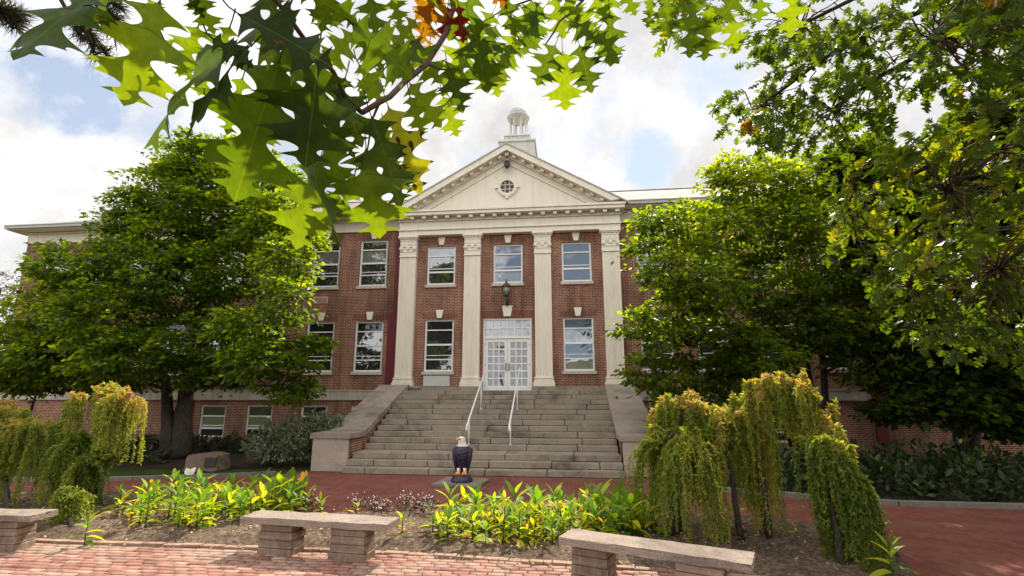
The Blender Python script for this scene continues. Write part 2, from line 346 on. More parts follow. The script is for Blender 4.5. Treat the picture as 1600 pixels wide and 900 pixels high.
def glass_mat(name, dark, refl, blind=None):
    m, t, b = mat(name, .5, .2); v = objc(t)
    k = RAMP(t, NOISE(t, v, .8, 3), ((.35, tuple(x*.5 for x in dark)), (.65, dark)))
    t.links.new(k, b.inputs['Base Color'])
    g = N(t, 'ShaderNodeBsdfGlossy'); g.inputs['Roughness'].default_value = .015; g.inputs['Color'].default_value = (.93, .96, 1, 1)
    bp = N(t, 'ShaderNodeBump'); bp.inputs['Strength'].default_value = .06; bp.inputs['Distance'].default_value = .2
    t.links.new(NOISE(t, v, 1.1, 2), bp.inputs['Height']); t.links.new(bp.outputs[0], g.inputs['Normal'])
    mx = N(t, 'ShaderNodeMixShader'); mx.inputs[0].default_value = refl
    t.links.new(b.outputs[0], mx.inputs[1]); t.links.new(g.outputs[0], mx.inputs[2])
    t.links.new(mx.outputs[0], t.nodes['Material Output'].inputs['Surface'])
    return m
M['glass'] = glass_mat('window_glass', (.02, .022, .022), .22)
M['glass_blind'] = glass_mat('window_glass_over_blind', (.22, .205, .185), .22)
M['glass_dark'] = glass_mat('dark_window_glass', (.008, .008, .009), .07)
M['glass_door'] = glass_mat('door_glass', (.075, .07, .068), .13)

# ------------------------------------------------------------------ ground
def sheet(name, poly, z, m, th=.0):
    b = MB(); b.add([(x, y, z) for x, y in poly], [tuple(range(len(poly)))]); return structure(b.build(name, m))
sheet('ground', [(-400, -300), (400, -300), (400, 500), (-400, 500)], -.012, M['grass'])
sheet('soil_border', [(-30, -7.9), (-4.3, -5.3), (-4.3, .5), (4.3, .5), (4.3, -6.2), (6, -7.9), (30, -9.2), (30, .5), (-30, .5)][:3]+[(-30, .5)], -.004, M['soil'])
sheet('soil_bank', [(4.0, -6.0), (5.9, -7.87), (8.9, -9.03), (11.1, -9.07), (30, -9.2), (30, .5), (4.0, .5)], -.004, M['soil'])
plaza_poly = [(-30, -9.0), (-10, -8.3), (-7.5, -7.5), (-6.6, -7.15), (-5.6, -6.7), (-5.1, -6.0), (-4.0, -5.6), (4.0, -5.6), (4.6, -6.4), (5.9, -7.87), (8.9, -9.03), (11.1, -9.07), (30, -9.2), (30, -14.6), (-30, -14.6)]
sheet('brick_plaza', plaza_poly, 0, M['plaza'])
def bed_front(x): return -13.12 - .012*(x+2)**2*(1 if x > -2 else .25) if x < 3 else -13.42-.10*(x-3)**1.2
xs = np.linspace(-14, 7.2, 60)
b = MB(); fr = [(x, bed_front(x)) for x in xs]
b.add([(x, y, .004) for x, y in fr]+[(x, -30, .004) for x in xs], [(i+60, i+61, i+1, i) for i in range(59)])
structure(b.build('path_bedding', M['mulch_sand']))
PV = []; PF = []; PT = []; y = -12.6; row = 0
while y > -16.2:
    x = -10.5-.11*(row % 2)+random.uniform(-.03, .03)
    while x < 7.0:
        L_ = .215+random.gauss(0, .004); cx, cy_ = x+L_/2, y+.03*math.sin(x*.35)+random.gauss(0, .003)
        if cy_+.05 < bed_front(cx):
            q = random.gauss(0, .012); cq, sq = math.cos(q), math.sin(q); tz = random.gauss(0, .0035); tx, ty = random.gauss(0, .012), random.gauss(0, .02); hl, hw_ = L_/2-.004, .0505
            o = len(PV)
            for k, (i, j, zt_) in enumerate([(-1, -1, 0), (1, -1, 0), (1, 1, 0), (-1, 1, 0), (-1, -1, 1), (1, -1, 1), (1, 1, 1), (-1, 1, 1)]):
                ins = .0045 if zt_ else 0; dx, dy = i*(hl-ins), j*(hw_-ins)
                PV.append((cx+dx*cq-dy*sq, cy_+dx*sq+dy*cq, (.016+tz+dx*tx+dy*ty) if zt_ else -.02))
            PF += [(o+4, o+5, o+6, o+7), (o, o+1, o+5, o+4), (o+1, o+2, o+6, o+5), (o+2, o+3, o+7, o+6), (o+3, o, o+4, o+7)]; PT += [(random.random(), 0, 0)]*8
        x += L_+.003
    y -= .108; row += 1
structure(raw_mesh('brick_path', np.array(PV), np.array(PF), M['path_brick'], None, {'tint': np.array(PT)}))
sheet('brick_path_side', [(7.2, -30), (30, -30), (30, -12.9), (7.2, -12.9)], .0045, M['plaza'])
# mulch bed: a low mound between path and plaza
def bed_back(x):
    base = -10.45 + .25*math.sin(x*.7+.4)
    if -2.6 < x < .6: base -= .25
    if x < -6: base += .9*min(1, (-6-x)/2)
    if x > 4: base += .35
    return base
nx, ny = 170, 44; XS = np.linspace(-14, 7.0, nx); V = []
for x in XS:
    y0, y1 = bed_front(x)+.10, bed_back(x)
    if x > 6: k = (x-6); mid = (y0+y1)/2; s = max(0.03, 1-k**2); y0, y1 = mid+(y0-mid)*s, mid+(y1-mid)*s
    for j in range(ny):
        f = j/(ny-1); edge = min(1, min(f, 1-f)*7)
        V.append((x, y0+(y1-y0)*f, .008+.09*edge*(.7+.3*math.sin(x*2.1+f*5))+edge*random.gauss(0, .012)))
F = [(i*ny+j, (i+1)*ny+j, (i+1)*ny+j+1, i*ny+j+1) for i in range(nx-1) for j in range(ny-1)]
b = MB(); b.add(V, F, 0, True); structure(b.build('mulch_bed', M['mulch']))
# edging bricks between the bed and the path
b = MB(); x = -13.0
while x < 5.6:
    L_ = random.uniform(.24, .42); y = bed_front(x+L_/2); sl = bed_front(x+L_)-bed_front(x)
    b.obox((x+L_/2, y+.05+random.gauss(0, .006), .012+random.gauss(0, .004)), (L_/2-.007, sl/2, 0), (0, .05, 0), (0, 0, .018)); x += L_
structure(b.build('brick_edging', M['edging'], bevel=.006))
# kerbs round the planted borders
def kerb(pts, name):
    b = MB()
    for (a, c) in zip(pts, pts[1:]):
        a, c = np.array((*a, 0.)), np.array((*c, 0.)); d = c-a; L_ = np.linalg.norm(d); u = d/L_; n = np.array([-u[1], u[0], 0])
        k = max(1, int(L_/1.2))
        for i in range(k): b.obox(a+d*(i+.5)/k+np.array([0, 0, .04]), u*(L_/k/2-.004), n*.07, (0, 0, .055))
    return structure(b.build(name, M['kerb'], bevel=.01))
kerb([(-16, -8.6), (-10, -8.3), (-7.5, -7.5), (-6.6, -7.15), (-5.6, -6.7)], 'border_kerb')
kerb([(4.75, -6.6), (5.9, -7.87), (8.9, -9.03), (11.1, -9.07), (22, -9.15)], 'border_kerb.001')

# ------------------------------------------------------------------ building
bld = thing('college_building', 'long red brick college building with cream columned portico, pediment and domed cupola', 'building', (0, 0.5, 0))
WY, PY = .45, .25
wins = []                                               # (x0,x1,z0,z1,rows,wall y, kind)
for s in (-1, 1):
    a, c = sorted((s*2.301, s*3.559))
    wins.append((a, c, 3.097, 5.275, (.20, .285, .285, .23), PY, 'low'))
    wins.append((a, c, 6.812, 8.527, (.25, .42, .33), PY, 'up'))
    for cx in (6.1, 8.33, 10.8, 12.95, 15.3, 17.5, 19.8, 22.0):
        x0, x1 = s*cx-.635, s*cx+.635
        wins.append((x0, x1, 3.11, 5.28, (.20, .285, .285, .23), WY, 'low'))
        wins.append((x0, x1, 6.87, 8.97, (.20, .30, .26, .24), WY, 'up'))
        if cx < (13.5 if s < 0 else 11.5): wins.append((x0+.04, x1-.04, .36, 1.70, (.34, .38, .28), WY, 'base'))
wins.append((-.63, .64, 6.812, 8.527, (.25, .42, .33), PY, 'mid'))
door = (-1.042, 1.005, 2.31, 5.303)
def wall_grid(b, x0, x1, z0, z1, y, openings, deep=.22):
    xs = sorted({x0, x1, *[v for o in openings for v in (o[0], o[1])]}); zs = sorted({z0, z1, *[v for o in openings for v in (o[2], o[3])]})
    for i in range(len(xs)-1):
        for j in range(len(zs)-1):
            cx, cz = (xs[i]+xs[i+1])/2, (zs[j]+zs[j+1])/2
            if any(o[0] < cx < o[1] and o[2] < cz < o[3] for o in openings): continue
            b.add([(xs[i], y, zs[j]), (xs[i+1], y, zs[j]), (xs[i+1], y, zs[j+1]), (xs[i], y, zs[j+1])], [(0, 1, 2, 3)])
    for o in openings:
        a, c, d, e = o[:4]
        b.add([(a, y, d), (a, y, e), (a, y+deep, e), (a, y+deep, d)], [(0, 1, 2, 3)]); b.add([(c, y, d), (c, y+deep, d), (c, y+deep, e), (c, y, e)], [(0, 1, 2, 3)])
        b.add([(a, y, e), (c, y, e), (c, y+deep, e), (a, y+deep, e)], [(0, 1, 2, 3)]); b.add([(a, y, d), (a, y+deep, d), (c, y+deep, d), (c, y, d)], [(0, 1, 2, 3)])
XL, XR, YB = -23.75, 25.0, 10.3
b = MB()
wall_grid(b, -4.78, 4.78, 0, 9.2, PY, [w_ for w_ in wins if w_[5] == PY]+[door])
for s in (-1, 1): b.add([(s*4.78, PY, 0), (s*4.78, WY, 0), (s*4.78, WY, 9.2), (s*4.78, PY, 9.2)], [(0, 1, 2, 3)])
wall_grid(b, XL, -4.78, 0, 9.9, WY, [w_ for w_ in wins if w_[5] == WY and w_[0] < 0])
wall_grid(b, 4.78, XR, 0, 9.9, WY, [w_ for w_ in wins if w_[5] == WY and w_[0] > 0])
b.add([(XL, WY, 0), (XL, YB, 0), (XL, YB, 9.9), (XL, WY, 9.9)], [(0, 1, 2, 3)]); b.add([(XR, WY, 0), (XR, YB, 0), (XR, YB, 9.9), (XR, WY, 9.9)], [(0, 1, 2, 3)])
b.add([(XL, YB, 0), (XR, YB, 0), (XR, YB, 9.9), (XL, YB, 9.9)], [(0, 1, 2, 3)])
b.build('brick_wall', M['brick'], bld)
# brick corner quoins: raised courses on the left end
b = MB()
for k in range(9): b.box(XL-.03, XL+.5, WY-.03, WY+.5, 2.45+k*.82, 2.45+k*.82+.6)
b.build('corner_quoins', M['brick'], bld)
# stone water table, frieze, eaves, gutters
b = MB()
for x0, x1 in ((XL-.06, -4.80), (4.80, XR)): b.box(x0, x1, WY-.07, WY+.05, 1.93, 2.30); b.box(x0, x1, WY-.09, WY+.05, 2.302, 2.345)
b.build('water_table', M['band'], bld)
b = MB()
for x0, x1 in ((XL-.05, -4.83), (4.83, XR)):
    b.box(x0, x1, WY-.06, WY+.2, 9.46, 9.93); b.box(x0, x1, WY-.10, WY+.2, 9.38, 9.458); b.box(x0-.0, x1, WY-.16, WY+.2, 9.84, 9.90)
    b.box(x0-(.55 if x0 < 0 else 0), x1, WY-.62, WY+.3, 9.932, 10.0)
b.build('wing_frieze', M['cream'], bld)
b = MB()
for x0, x1 in ((XL-.62, -5.0), (5.0, XR+.5)): b.box(x0, x1, WY-.74, WY-.60, 9.97, 10.12); b.box(x0, x1, WY-.77, WY-.60, 10.10, 10.135)
b.build('gutter', M['gutter'], bld)
b = MB(); ez, rz, yr = 10.06, 12.85, 5.3; e0, e1 = WY-.66, YB+.6
A = [(XL-.6, e0, ez), (XR+.6, e0, ez), (XR+.6, e1, ez), (XL-.6, e1, ez), (XL+5, yr, rz), (XR-5, yr, rz)]
b.add(A, [(0, 1, 5, 4), (1, 2, 5), (2, 3, 4, 5), (3, 0, 4), (0, 3, 2, 1)])
b.prism([(-5.15, 0, 10.1), (5.15, 0, 10.1), (0, 0, 12.94)], (0, .205, 0), (0, 5.5, 0))
b.tube([(XL+5, yr, rz), (XR-5, yr, rz)], .07, 6)
b.build('roof', M['roof'], bld)
# portico entablature
b = MB(); EX = 4.80
b.box(-EX, EX, -.04, WY, 8.985, 9.20); b.box(-EX-.05, EX+.05, -.10, WY, 9.202, 9.262); b.box(-EX, EX, -.02, WY, 9.264, 9.60); b.box(-EX-.06, EX+.06, -.10, WY, 9.602, 9.66)
b.box(-EX, EX, -.03, WY, 9.662, 9.79)
b.build('entablature', M['cream'], bld, .008)
for i in range(19):
    b = MB(); x = -4.68+9.36*i/18; b.box(x-.085, x+.085, -.30, -.032, 9.665, 9.782); b.build('modillion', M['cream'], bld, .01)
b = MB(); CX = 4.98
b.box(-CX, CX, -.38, WY, 9.792, 9.93); b.box(-CX-.05, CX+.05, -.43, WY, 9.932, 10.03)
b.build('horizontal_cornice', M['cream'], bld, .01)
# tympanum and raking cornice
apex = 12.93; b = MB()
b.prism([(-4.9, 0, 10.032), (4.9, 0, 10.032), (0, 0, apex-.12)], (0, .02, 0), (0, .2, 0)); b.build('tympanum', M['cream'], bld)
sl = np.array([5.03, 0, apex-10.03]); Ls = np.linalg.norm(sl); u = sl/Ls; nrm = np.array([-u[2], 0, u[0]])
rk = MB(); md = MB(); cap = MB()
for s in (-1, 1):
    def P_(t, h, s=s): q = np.array([-5.03, 0, 10.03])+u*t+nrm*h; return (s*-q[0], 0, q[2])
    tip = lambda h: (0.0, 0, apex+h/nrm[2])
    rk.prism([P_(0.25, 0), P_(.0, -.0), tip(0), tip(-.24), P_(.55, -.24)], (0, -.43, 0), (0, .15, 0))
    rk.prism([P_(.85, -.40), P_(.62, -.242), tip(-.242), tip(-.40)], (0, -.10, 0), (0, .15, 0))
    rk.prism([P_(1.35, -.66), P_(1.25, -.60), tip(-.60), tip(-.66)], (0, -.03, 0), (0, .05, 0))
    cap.prism([P_(-.12, .002), P_(-.12, .05), tip(.05), tip(.002)], (0, -.47, 0), (0, .3, 0))
    for i in range(10):
        t = .95+i*.48; c_ = np.array(P_(t, -.31)); us = np.array([u[0]*s*-1, 0, u[2]]); ns = np.array([nrm[0]*s*-1, 0, nrm[2]])
        md = MB(); md.obox(c_+np.array([0, -.20, 0]), us*.08, (0, .10, 0), ns*.058); md.build('modillion', M['cream'], bld, .01)
md = MB(); md.box(-.08, .08, -.30, -.105, apex-.48, apex-.34)
rk.build('raking_cornice', M['cream'], bld); md.build('modillion', M['cream'], bld, .01); cap.build('drip_edge', M['gutter'], bld)
# oculus
oc = thing_frame = MB(); zc = 11.08
def ring(b, r0, r1, y0, y1, n=32):
    vs = []; fs = []
    for k in range(n):
        q = 2*math.pi*k/n; cq, sq = math.cos(q), math.sin(q)
        vs += [(r0*cq, y0, zc+r0*sq), (r1*cq, y0, zc+r1*sq), (r1*cq, y1, zc+r1*sq), (r0*cq, y1, zc+r0*sq)]
    for k in range(n):
        k2 = (k+1) % n
        for i in range(4): fs.append((k*4+i, k*4+(i+1) % 4, k2*4+(i+1) % 4, k2*4+i))
    b.add(vs, fs)
ring(oc, .30, .41, -.07, .03); ring(oc, .41, .46, -.04, .03)
for q in range(4):
    a = q*math.pi/2; c_, s_ = math.cos(a), math.sin(a)
    oc.obox((.46*c_, -.05, zc+.46*s_), (.075*c_-.0, 0, .075*s_), (0, .03, 0), (-.06*s_, 0, .06*c_))
for v in (-.1, .1): oc.box(v-.012, v+.012, -.02, .012, zc-.29, zc+.29); oc.box(-.29, .29, -.023, .010, zc+v-.012, zc+v+.012)
oo = oc.build('round_window', M['cream'], bld)
b = MB(); b.add([(.305*math.cos(2*math.pi*k/28), .016, zc+.305*math.sin(2*math.pi*k/28)) for k in range(28)], [tuple(range(28))[::-1]])
b.build('pane', M['glass_dark'], oo)
# pilasters
pilx = ((-4.774, -3.946), (-1.917, -1.102), (1.102, 1.917), (3.946, 4.774))
for (x0, x1) in pilx:
    zb, zt = 2.476, 8.98
    sh = MB(); prof = [(x0+.06, WY), (x0+.06, .0)]; n = 7; wd = (x1-x0-.12-.10)/n
    for i in range(n):
        a = x0+.11+i*wd; prof += [(a+wd*.18, 0.0), (a+wd*.28, .014), (a+wd*.5, .02), (a+wd*.72, .014), (a+wd*.82, 0.0)]
    prof += [(x1-.06, .0), (x1-.06, WY)]
    sh.prism([(x, y, 0) for x, y in prof][::-1], (0, 0, zb+.40), (0, 0, zt-.93))
    sh = sh.build('pilaster', M['cream'], bld)
    bs = MB(); bs.box(x0-.03, x1+.03, -.10, WY, zb, zb+.16); bs.box(x0, x1, -.07, WY, zb+.162, zb+.25); bs.box(x0+.03, x1-.03, -.045, WY, zb+.252, zb+.30); bs.box(x0+.01, x1-.01, -.06, WY, zb+.302, zb+.36); bs.box(x0+.045, x1-.045, -.02, WY, zb+.362, zb+.40)
    bs.build('pilaster_base', M['cream'], sh, .015)
    cp = MB(); cp.box(x0+.05, x1-.05, -.01, WY, zt-.928, zt-.10); cp.box(x0+.03, x1-.03, -.04, WY, zt-.97, zt-.93)
    cp.box(x0-.04, x1+.04, -.11, WY, zt-.098, zt-.035); cp.box(x0-.01, x1+.01, -.07, WY, zt-.15, zt-.10); cp.box(x0-.02, x1+.02, -.08, WY, zt-.033, zt+.0)
    cm = (x0+x1)/2
    for q in (-1, 1):                                     # volutes
        cx_ = cm+q*.30; cp.prism([(cx_+.085*math.cos(a), 0, zt-.60+.085*math.sin(a)) for a in np.linspace(0, 2*math.pi, 14)[:-1]], (0, -.09, 0), (0, -.012, 0))
        cp.prism([(cx_+.05*math.cos(a), 0, zt-.60+.05*math.sin(a)) for a in np.linspace(0, 2*math.pi, 12)[:-1]], (0, -.115, 0), (0, -.092, 0))
    cp.prism([(cm+.075*math.cos(a), 0, zt-.56+.075*math.sin(a)) for a in np.linspace(0, 2*math.pi, 12)[:-1]], (0, -.07, 0), (0, -.012, 0))
    cp.box(cm-.33, cm+.33, -.05, 0, zt-.52, zt-.48); cp.box(cm-.33, cm+.33, -.035, 0, zt-.74, zt-.71)
    for i in range(9): cp.box(cm-.34+i*.08, cm-.30+i*.08, -.04, 0, zt-.45, zt-.30 - .05*(i % 2))
    for i in range(5): cp.box(cm-.35+i*.165, cm-.29+i*.165, -.055, 0, zt-.25, zt-.16)
    cp.build('capital', M['cream'], sh, .01)
# plinth course under the pilasters
for x0, x1 in ((-4.82, -1.052), (1.015, 4.82)):
    k = 4; b = MB(); b.box(x0+.01, x1-.01, -.22, PY-.003, 2.30, 2.46)
    for i in range(k): b.box(x0+(x1-x0)*i/k+.004, x0+(x1-x0)*(i+1)/k-.004, -.24, PY-.003, 2.30, 2.474)
    b.build('plinth', M['step'], bld, .01)
# windows
def make_window(x0, x1, z0, z1, rows, y, kind, idx):
    f = MB(); fw = .075; yf = y+.06; wdt = x1-x0
    f.box(x0+.003, x0+fw, yf, yf+.10, z0, z1); f.box(x1-fw, x1-.003, yf, yf+.10, z0, z1)
    f.box(x0+fw, x1-fw, yf, yf+.10, z0, z0+fw); f.box(x0+fw, x1-fw, yf, yf+.10, z1-fw*.8, z1)
    zz = z1; cuts = []
    for r_ in rows[:-1]:
        zz -= r_*(z1-z0); t_ = .05 if len(cuts) != 1 else .075
        f.box(x0+fw, x1-fw, yf-.012, yf+.09, zz-t_/2, zz+t_/2); cuts.append(zz)
    if len(rows) == 4 and kind != 'base':
        zm = cuts[2]+(cuts[1]-cuts[2])*.28; f.box(x0+fw, x1-fw, yf+.02, yf+.07, zm-.016, zm+.016)
    elif len(rows) == 3:
        zm = cuts[1]+(cuts[0]-cuts[1])*.22; f.box(x0+fw, x1-fw, yf+.02, yf+.07, zm-.018, zm+.018)
    wn = f.build('window', M['white'], bld, .006)
    g = MB(); zs = [z1]+cuts+[z0]; mats = [M['glass'], M['glass_blind'], M['glass_dark']]
    for i in range(len(zs)-1):
        mi = 0
        if kind in ('low', 'base') and i == 0: mi = 2
        if kind == 'up' and i == 0 and y == WY: mi = 2
        if kind in ('up', 'mid') and i == 1 and y == WY: mi = 1
        if kind == 'low' and y == PY and x0 > 0 and i == 3: mi = 1
        if kind == 'mid' and i == 2: mi = 1
        if kind == 'base' and i == 2: mi = 2
        tl = random.gauss(0, .004)
        g.add([(x0+fw*.8, yf+.045-tl, zs[i+1]), (x1-fw*.8, yf+.045-tl, zs[i+1]), (x1-fw*.8, yf+.045+tl, zs[i]), (x0+fw*.8, yf+.045+tl, zs[i])], [(0, 1, 2, 3)], mi)
    g.build('pane', mats, wn)
    if kind != 'base':
        sb = MB(); sb.box(x0-.06, x1+.06, y-.07, y+.16, z0-.13, z0-.002); sb.build('sill', M['sill'], wn, .008)
        kb = MB(); kx = (x0+x1)/2; kb.prism([(kx-.10, 0, z1+.07), (kx+.10, 0, z1+.07), (kx+.165, 0, z1+.42), (kx-.165, 0, z1+.42)], (0, y-.06, 0), (0, y+.05, 0)); kb.build('keystone', M['cream'], wn, .008)
        lb = MB(); lb.box(x0-.16, x1+.16, y-.006, y+.02, z1+.06, z1+.30); lb.build('brick_lintel', M['soldier'], wn)
    else:
        lb = MB(); lb.box(x0-.05, x1+.05, y-.006, y+.05, z1+.02, z1+.22); lb.build('brick_lintel', M['soldier'], wn)
for i, w_ in enumerate(wins): make_window(*w_, i)
# entrance door with transom lights
f = MB(); x0, x1, z0, z1 = door; yd = PY+.05; zt = 4.50
f.box(x0, x0+.08, yd, yd+.14, z0, z1); f.box(x1-.08, x1, yd, yd+.14, z0, z1); f.box(x0+.08, x1-.08, yd, yd+.14, z1-.08, z1); f.box(x0+.08, x1-.08, yd, yd+.14, zt-.05, zt+.05)
for i in range(1, 6): xx = x0+.08+(x1-x0-.16)*i/6; f.box(xx-.022, xx+.022, yd+.02, yd+.1, zt+.05, z1-.08)
zm = (zt+.05+z1-.08)/2; f.box(x0+.08, x1-.08, yd+.018, yd+.102, zm-.024, zm+.024)
df = f.build('entrance', M['white'], bld, .006)
g = MB(); g.add([(x0+.08, yd+.07, zt), (x1-.08, yd+.07, zt), (x1-.08, yd+.07, z1-.06), (x0+.08, yd+.07, z1-.06)], [(0, 1, 2, 3)]); g.build('transom_pane', M['glass'], df)
xm = (x0+x1)/2
for s, (a, c) in ((-1, (x0+.083, xm-.004)), (1, (xm+.004, x1-.083))):
    d = MB(); st = .12; y0_, y1_ = yd+.045, yd+.10
    d.box(a, a+st, y0_, y1_, z0+.01, zt-.052); d.box(c-st, c, y0_, y1_, z0+.01, zt-.052); d.box(a+st, c-st, y0_, y1_, z0+.01, z0+.20); d.box(a+st, c-st, y0_, y1_, zt-.19, zt-.052)
    for i in (1, 2): xx = a+st+(c-a-2*st)*i/3; d.box(xx-.024, xx+.024, y0_+.006, y1_, z0+.20, zt-.19)
    for i in range(1, 6): zz = z0+.20+(zt-.19-z0-.20)*i/6; d.box(a+st, c-st, y0_+.004, y1_, zz-.026, zz+.026)
    dd = d.build('door', M['white'], bld, .004)
    g = MB(); g.add([(a+st, y1_-.02, z0+.2), (c-st, y1_-.02, z0+.2), (c-st, y1_-.02, zt-.19), (a+st, y1_-.02, zt-.19)], [(0, 1, 2, 3)]); g.build('pane', M['glass_door'], dd)
    h = MB(); hx = (c-.06) if s < 0 else (a+.06); h.box(hx-.022, hx+.022, y0_-.012, y0_, z0+.80, z0+1.12); h.tube([(hx, y0_-.01, z0+.85), (hx, y0_-.07, z0+.88), (hx, y0_-.07, z0+1.04), (hx, y0_-.01, z0+1.07)], .012, 6)
    h.build('handle', M['dark_metal'], dd)
    h = MB()
    for zz in (.25, 1.05, 1.9): hx = (a if s < 0 else c); h.box(hx-.03, hx+.03, y0_-.006, y0_, z0+zz-.06, z0+zz+.06)
    h.build('hinge', M['sill'], dd)
kb = MB(); kb.prism([(xm-.15, 0, z1+.07), (xm+.15, 0, z1+.07), (xm+.22, 0, z1+.52), (xm-.22, 0, z1+.52)], (0, PY-.06, 0), (0, PY+.05, 0)); kb.build('keystone', M['cream'], df, .008)
lb = MB(); lb.box(x0-.1, x1+.1, PY-.006, PY+.02, z1+.04, z1+.32); lb.build('brick_lintel', M['soldier'], df)
# vents and panels
b = MB(); b.box(-3.54, -2.42, PY-.03, PY+.02, 2.50, 2.93); b.build('vent_panel', M['panel'], bld, .006)
for s in (-1, 1):
    b = MB(); b.box(s*8.42-.33, s*8.42+.33, WY-.02, WY+.02, 6.13, 6.43); v_ = b.build('brick_vent', M['sill'], bld, .004)
    b = MB(); b.box(s*8.42-.285, s*8.42+.285, WY-.03, WY-.02, 6.17, 6.39); b.build('grille', M['terracotta'], v_)
# maroon downspout chases
for name, bx in (('downspout', [(-5.24, -4.80, WY-.10, WY+.02, 2.35, 5.62), (-5.06, -4.80, WY-.10, WY+.02, 5.622, 9.37)]),
                 ('downspout', [(-14.25, -13.90, WY-.12, WY+.02, 0, 9.37)]), ('downspout', [(13.9, 14.3, WY-.12, WY+.02, 0, 9.37)]), ('downspout', [(4.80, 5.0, WY-.10, WY+.02, 2.35, 9.37)])):
    if bx[0][0] == 4.80: continue
    b = MB()
    for q in bx: b.box(*q)
    b.build(name, M['maroon'], bld, .008)
# cupola
cu = MB(); cy = 5.2
cu.box(-.95, .95, cy-.95, cy+.95, 12.2, 15.55); cu.box(-1.02, 1.02, cy-1.02, cy+1.02, 15.55, 15.66)
for k in range(22): cu.box(-.958, .958, cy-.958, cy+.958, 12.4+k*.145, 12.4+k*.145+.012)
cu.box(-.68, .68, cy-.68, cy+.68, 15.66, 16.02); cu.box(-.74, .74, cy-.74, cy+.74, 16.02, 16.09)
for k in range(2): cu.box(-.688, .688, cy-.688, cy+.688, 15.78+k*.12, 15.79+k*.12)
M['cupola'] = plain('weathered_white_boards', (.62, .60, .57), .6, .3, .06, 2, dirt=(.44, .42, .39))
cu = cu.build('cupola', M['cupola'], bld, .008)
for k in range(8):
    q = 2*math.pi*(k+.5)/8; b = MB(); b.lathe([(.085, 16.09), (.085, 16.16), (.062, 16.18), (.055, 17.22), (.08, 17.25), (.08, 17.32)], (.48*math.cos(q), cy+.48*math.sin(q)), 12); b.build('cupola_column', M['cupola'], cu)
b = MB(); b.lathe([(.52, 17.32), (.58, 17.34), (.58, 17.46), (.63, 17.48), (.63, 17.56), (.585, 17.58)], (0, cy), 32); b.build('cupola_ring', M['cupola'], cu)
b = MB(); b.lathe([(.585, 17.58)]+[(.585*math.cos(a), 17.58+.56*math.sin(a)) for a in np.linspace(.1, 1.5, 9)]+[(.03, 18.15), (.01, 18.24)], (0, cy), 32); b.build('dome', M['dome'], cu)

# wall lantern over the door
ln = thing('wall_lantern', 'black wall lantern on a scrolled bracket above the white entrance door', 'lantern', (-.02, PY, 5.75))
b = MB(); b.box(-.09, .05, PY-.03, PY-.001, 5.76, 6.12); b.tube([(-.02, PY-.02, 5.85), (-.02, PY-.22, 5.82), (-.02, PY-.36, 5.98), (-.02, PY-.36, 6.16)], .04, 8); b.tube([(-.02, PY-.02, 6.08), (-.02, PY-.20, 6.02), (-.02, PY-.34, 6.10)], .025, 6); b.build('bracket', M['dark_metal'], ln)
ly = PY-.36
b = MB(); b.lathe([(.05, 6.15), (.11, 6.19), (.12, 6.23), (.085, 6.24)], (-.02, ly), 6); b.lathe([(.20, 6.56), (.21, 6.58), (.13, 6.68), (.05, 6.74), (.05, 6.78), (.025, 6.80), (.03, 6.85), (.005, 6.92)], (-.02, ly), 6)
for k in range(6): q = 2*math.pi*k/6; b.tube([(-.02+.095*math.cos(q), ly+.095*math.sin(q), 6.23), (-.02+.17*math.cos(q), ly+.17*math.sin(q), 6.57)], .010, 4)
b.build('lantern_frame', M['dark_metal'], ln)
b = MB(); b.lathe([(.09, 6.235), (.16, 6.56)], (-.02, ly), 6); b.build('lantern_glass', M['lampglass'], ln)
# floodlight at the pediment apex
fl = thing('floodlight', 'small dark floodlight hanging under the peak of the pediment', 'floodlight', (0, .02, 12.45))
b = MB(); b.box(-.10, .10, -.16, .02, 12.22, 12.36); b.build('junction_box', M['gutter'], fl, .01)
b = MB(); b.tube([(0, -.1, 12.22), (.0, -.2, 12.12)], .03, 6); b.tube([(-.0, -.12, 12.2), (.01, -.22, 12.02), (.02, -.34, 11.86)], [.12, .13, .07], 10); b.build('lamp_head', M['dark_metal'], fl)

# ------------------------------------------------------------------ staircase
stair = thing('stone_staircase', 'wide weathered grey stone staircase with sloping side walls up to the portico', 'staircase', (0, -5.6, 0))
Wd, RS, TR, LAND = 3.885, .165, .332, .554
def step_y(k): return -1.465-(14-k)*TR-(LAND if k <= 3 else 0)
for k in range(1, 15):
    b = MB(); y0 = step_y(k); y1 = (step_y(k+1) if k < 14 else PY-.01)+.04; z0, z1 = (k-1)*RS, k*RS
    cuts = [-Wd]; x = -Wd+random.uniform(.6, 1.9)
    while x < Wd-.5: cuts.append(x); x += random.uniform(1.2, 2.1)
    cuts.append(Wd)
    for a, c in zip(cuts, cuts[1:]):
        dz = random.gauss(0, .004) if k < 14 else 0; dy = random.gauss(0, .008)
        b.box(a+.011, c-.011, y0+dy, y1, z0+.008, z1+dz)
    b.box(-Wd+.02, Wd-.02, y0+.03, y1, z0, z1-.012, 1)
    b.build('step', [M['step'], M['soil']], stair, .012)
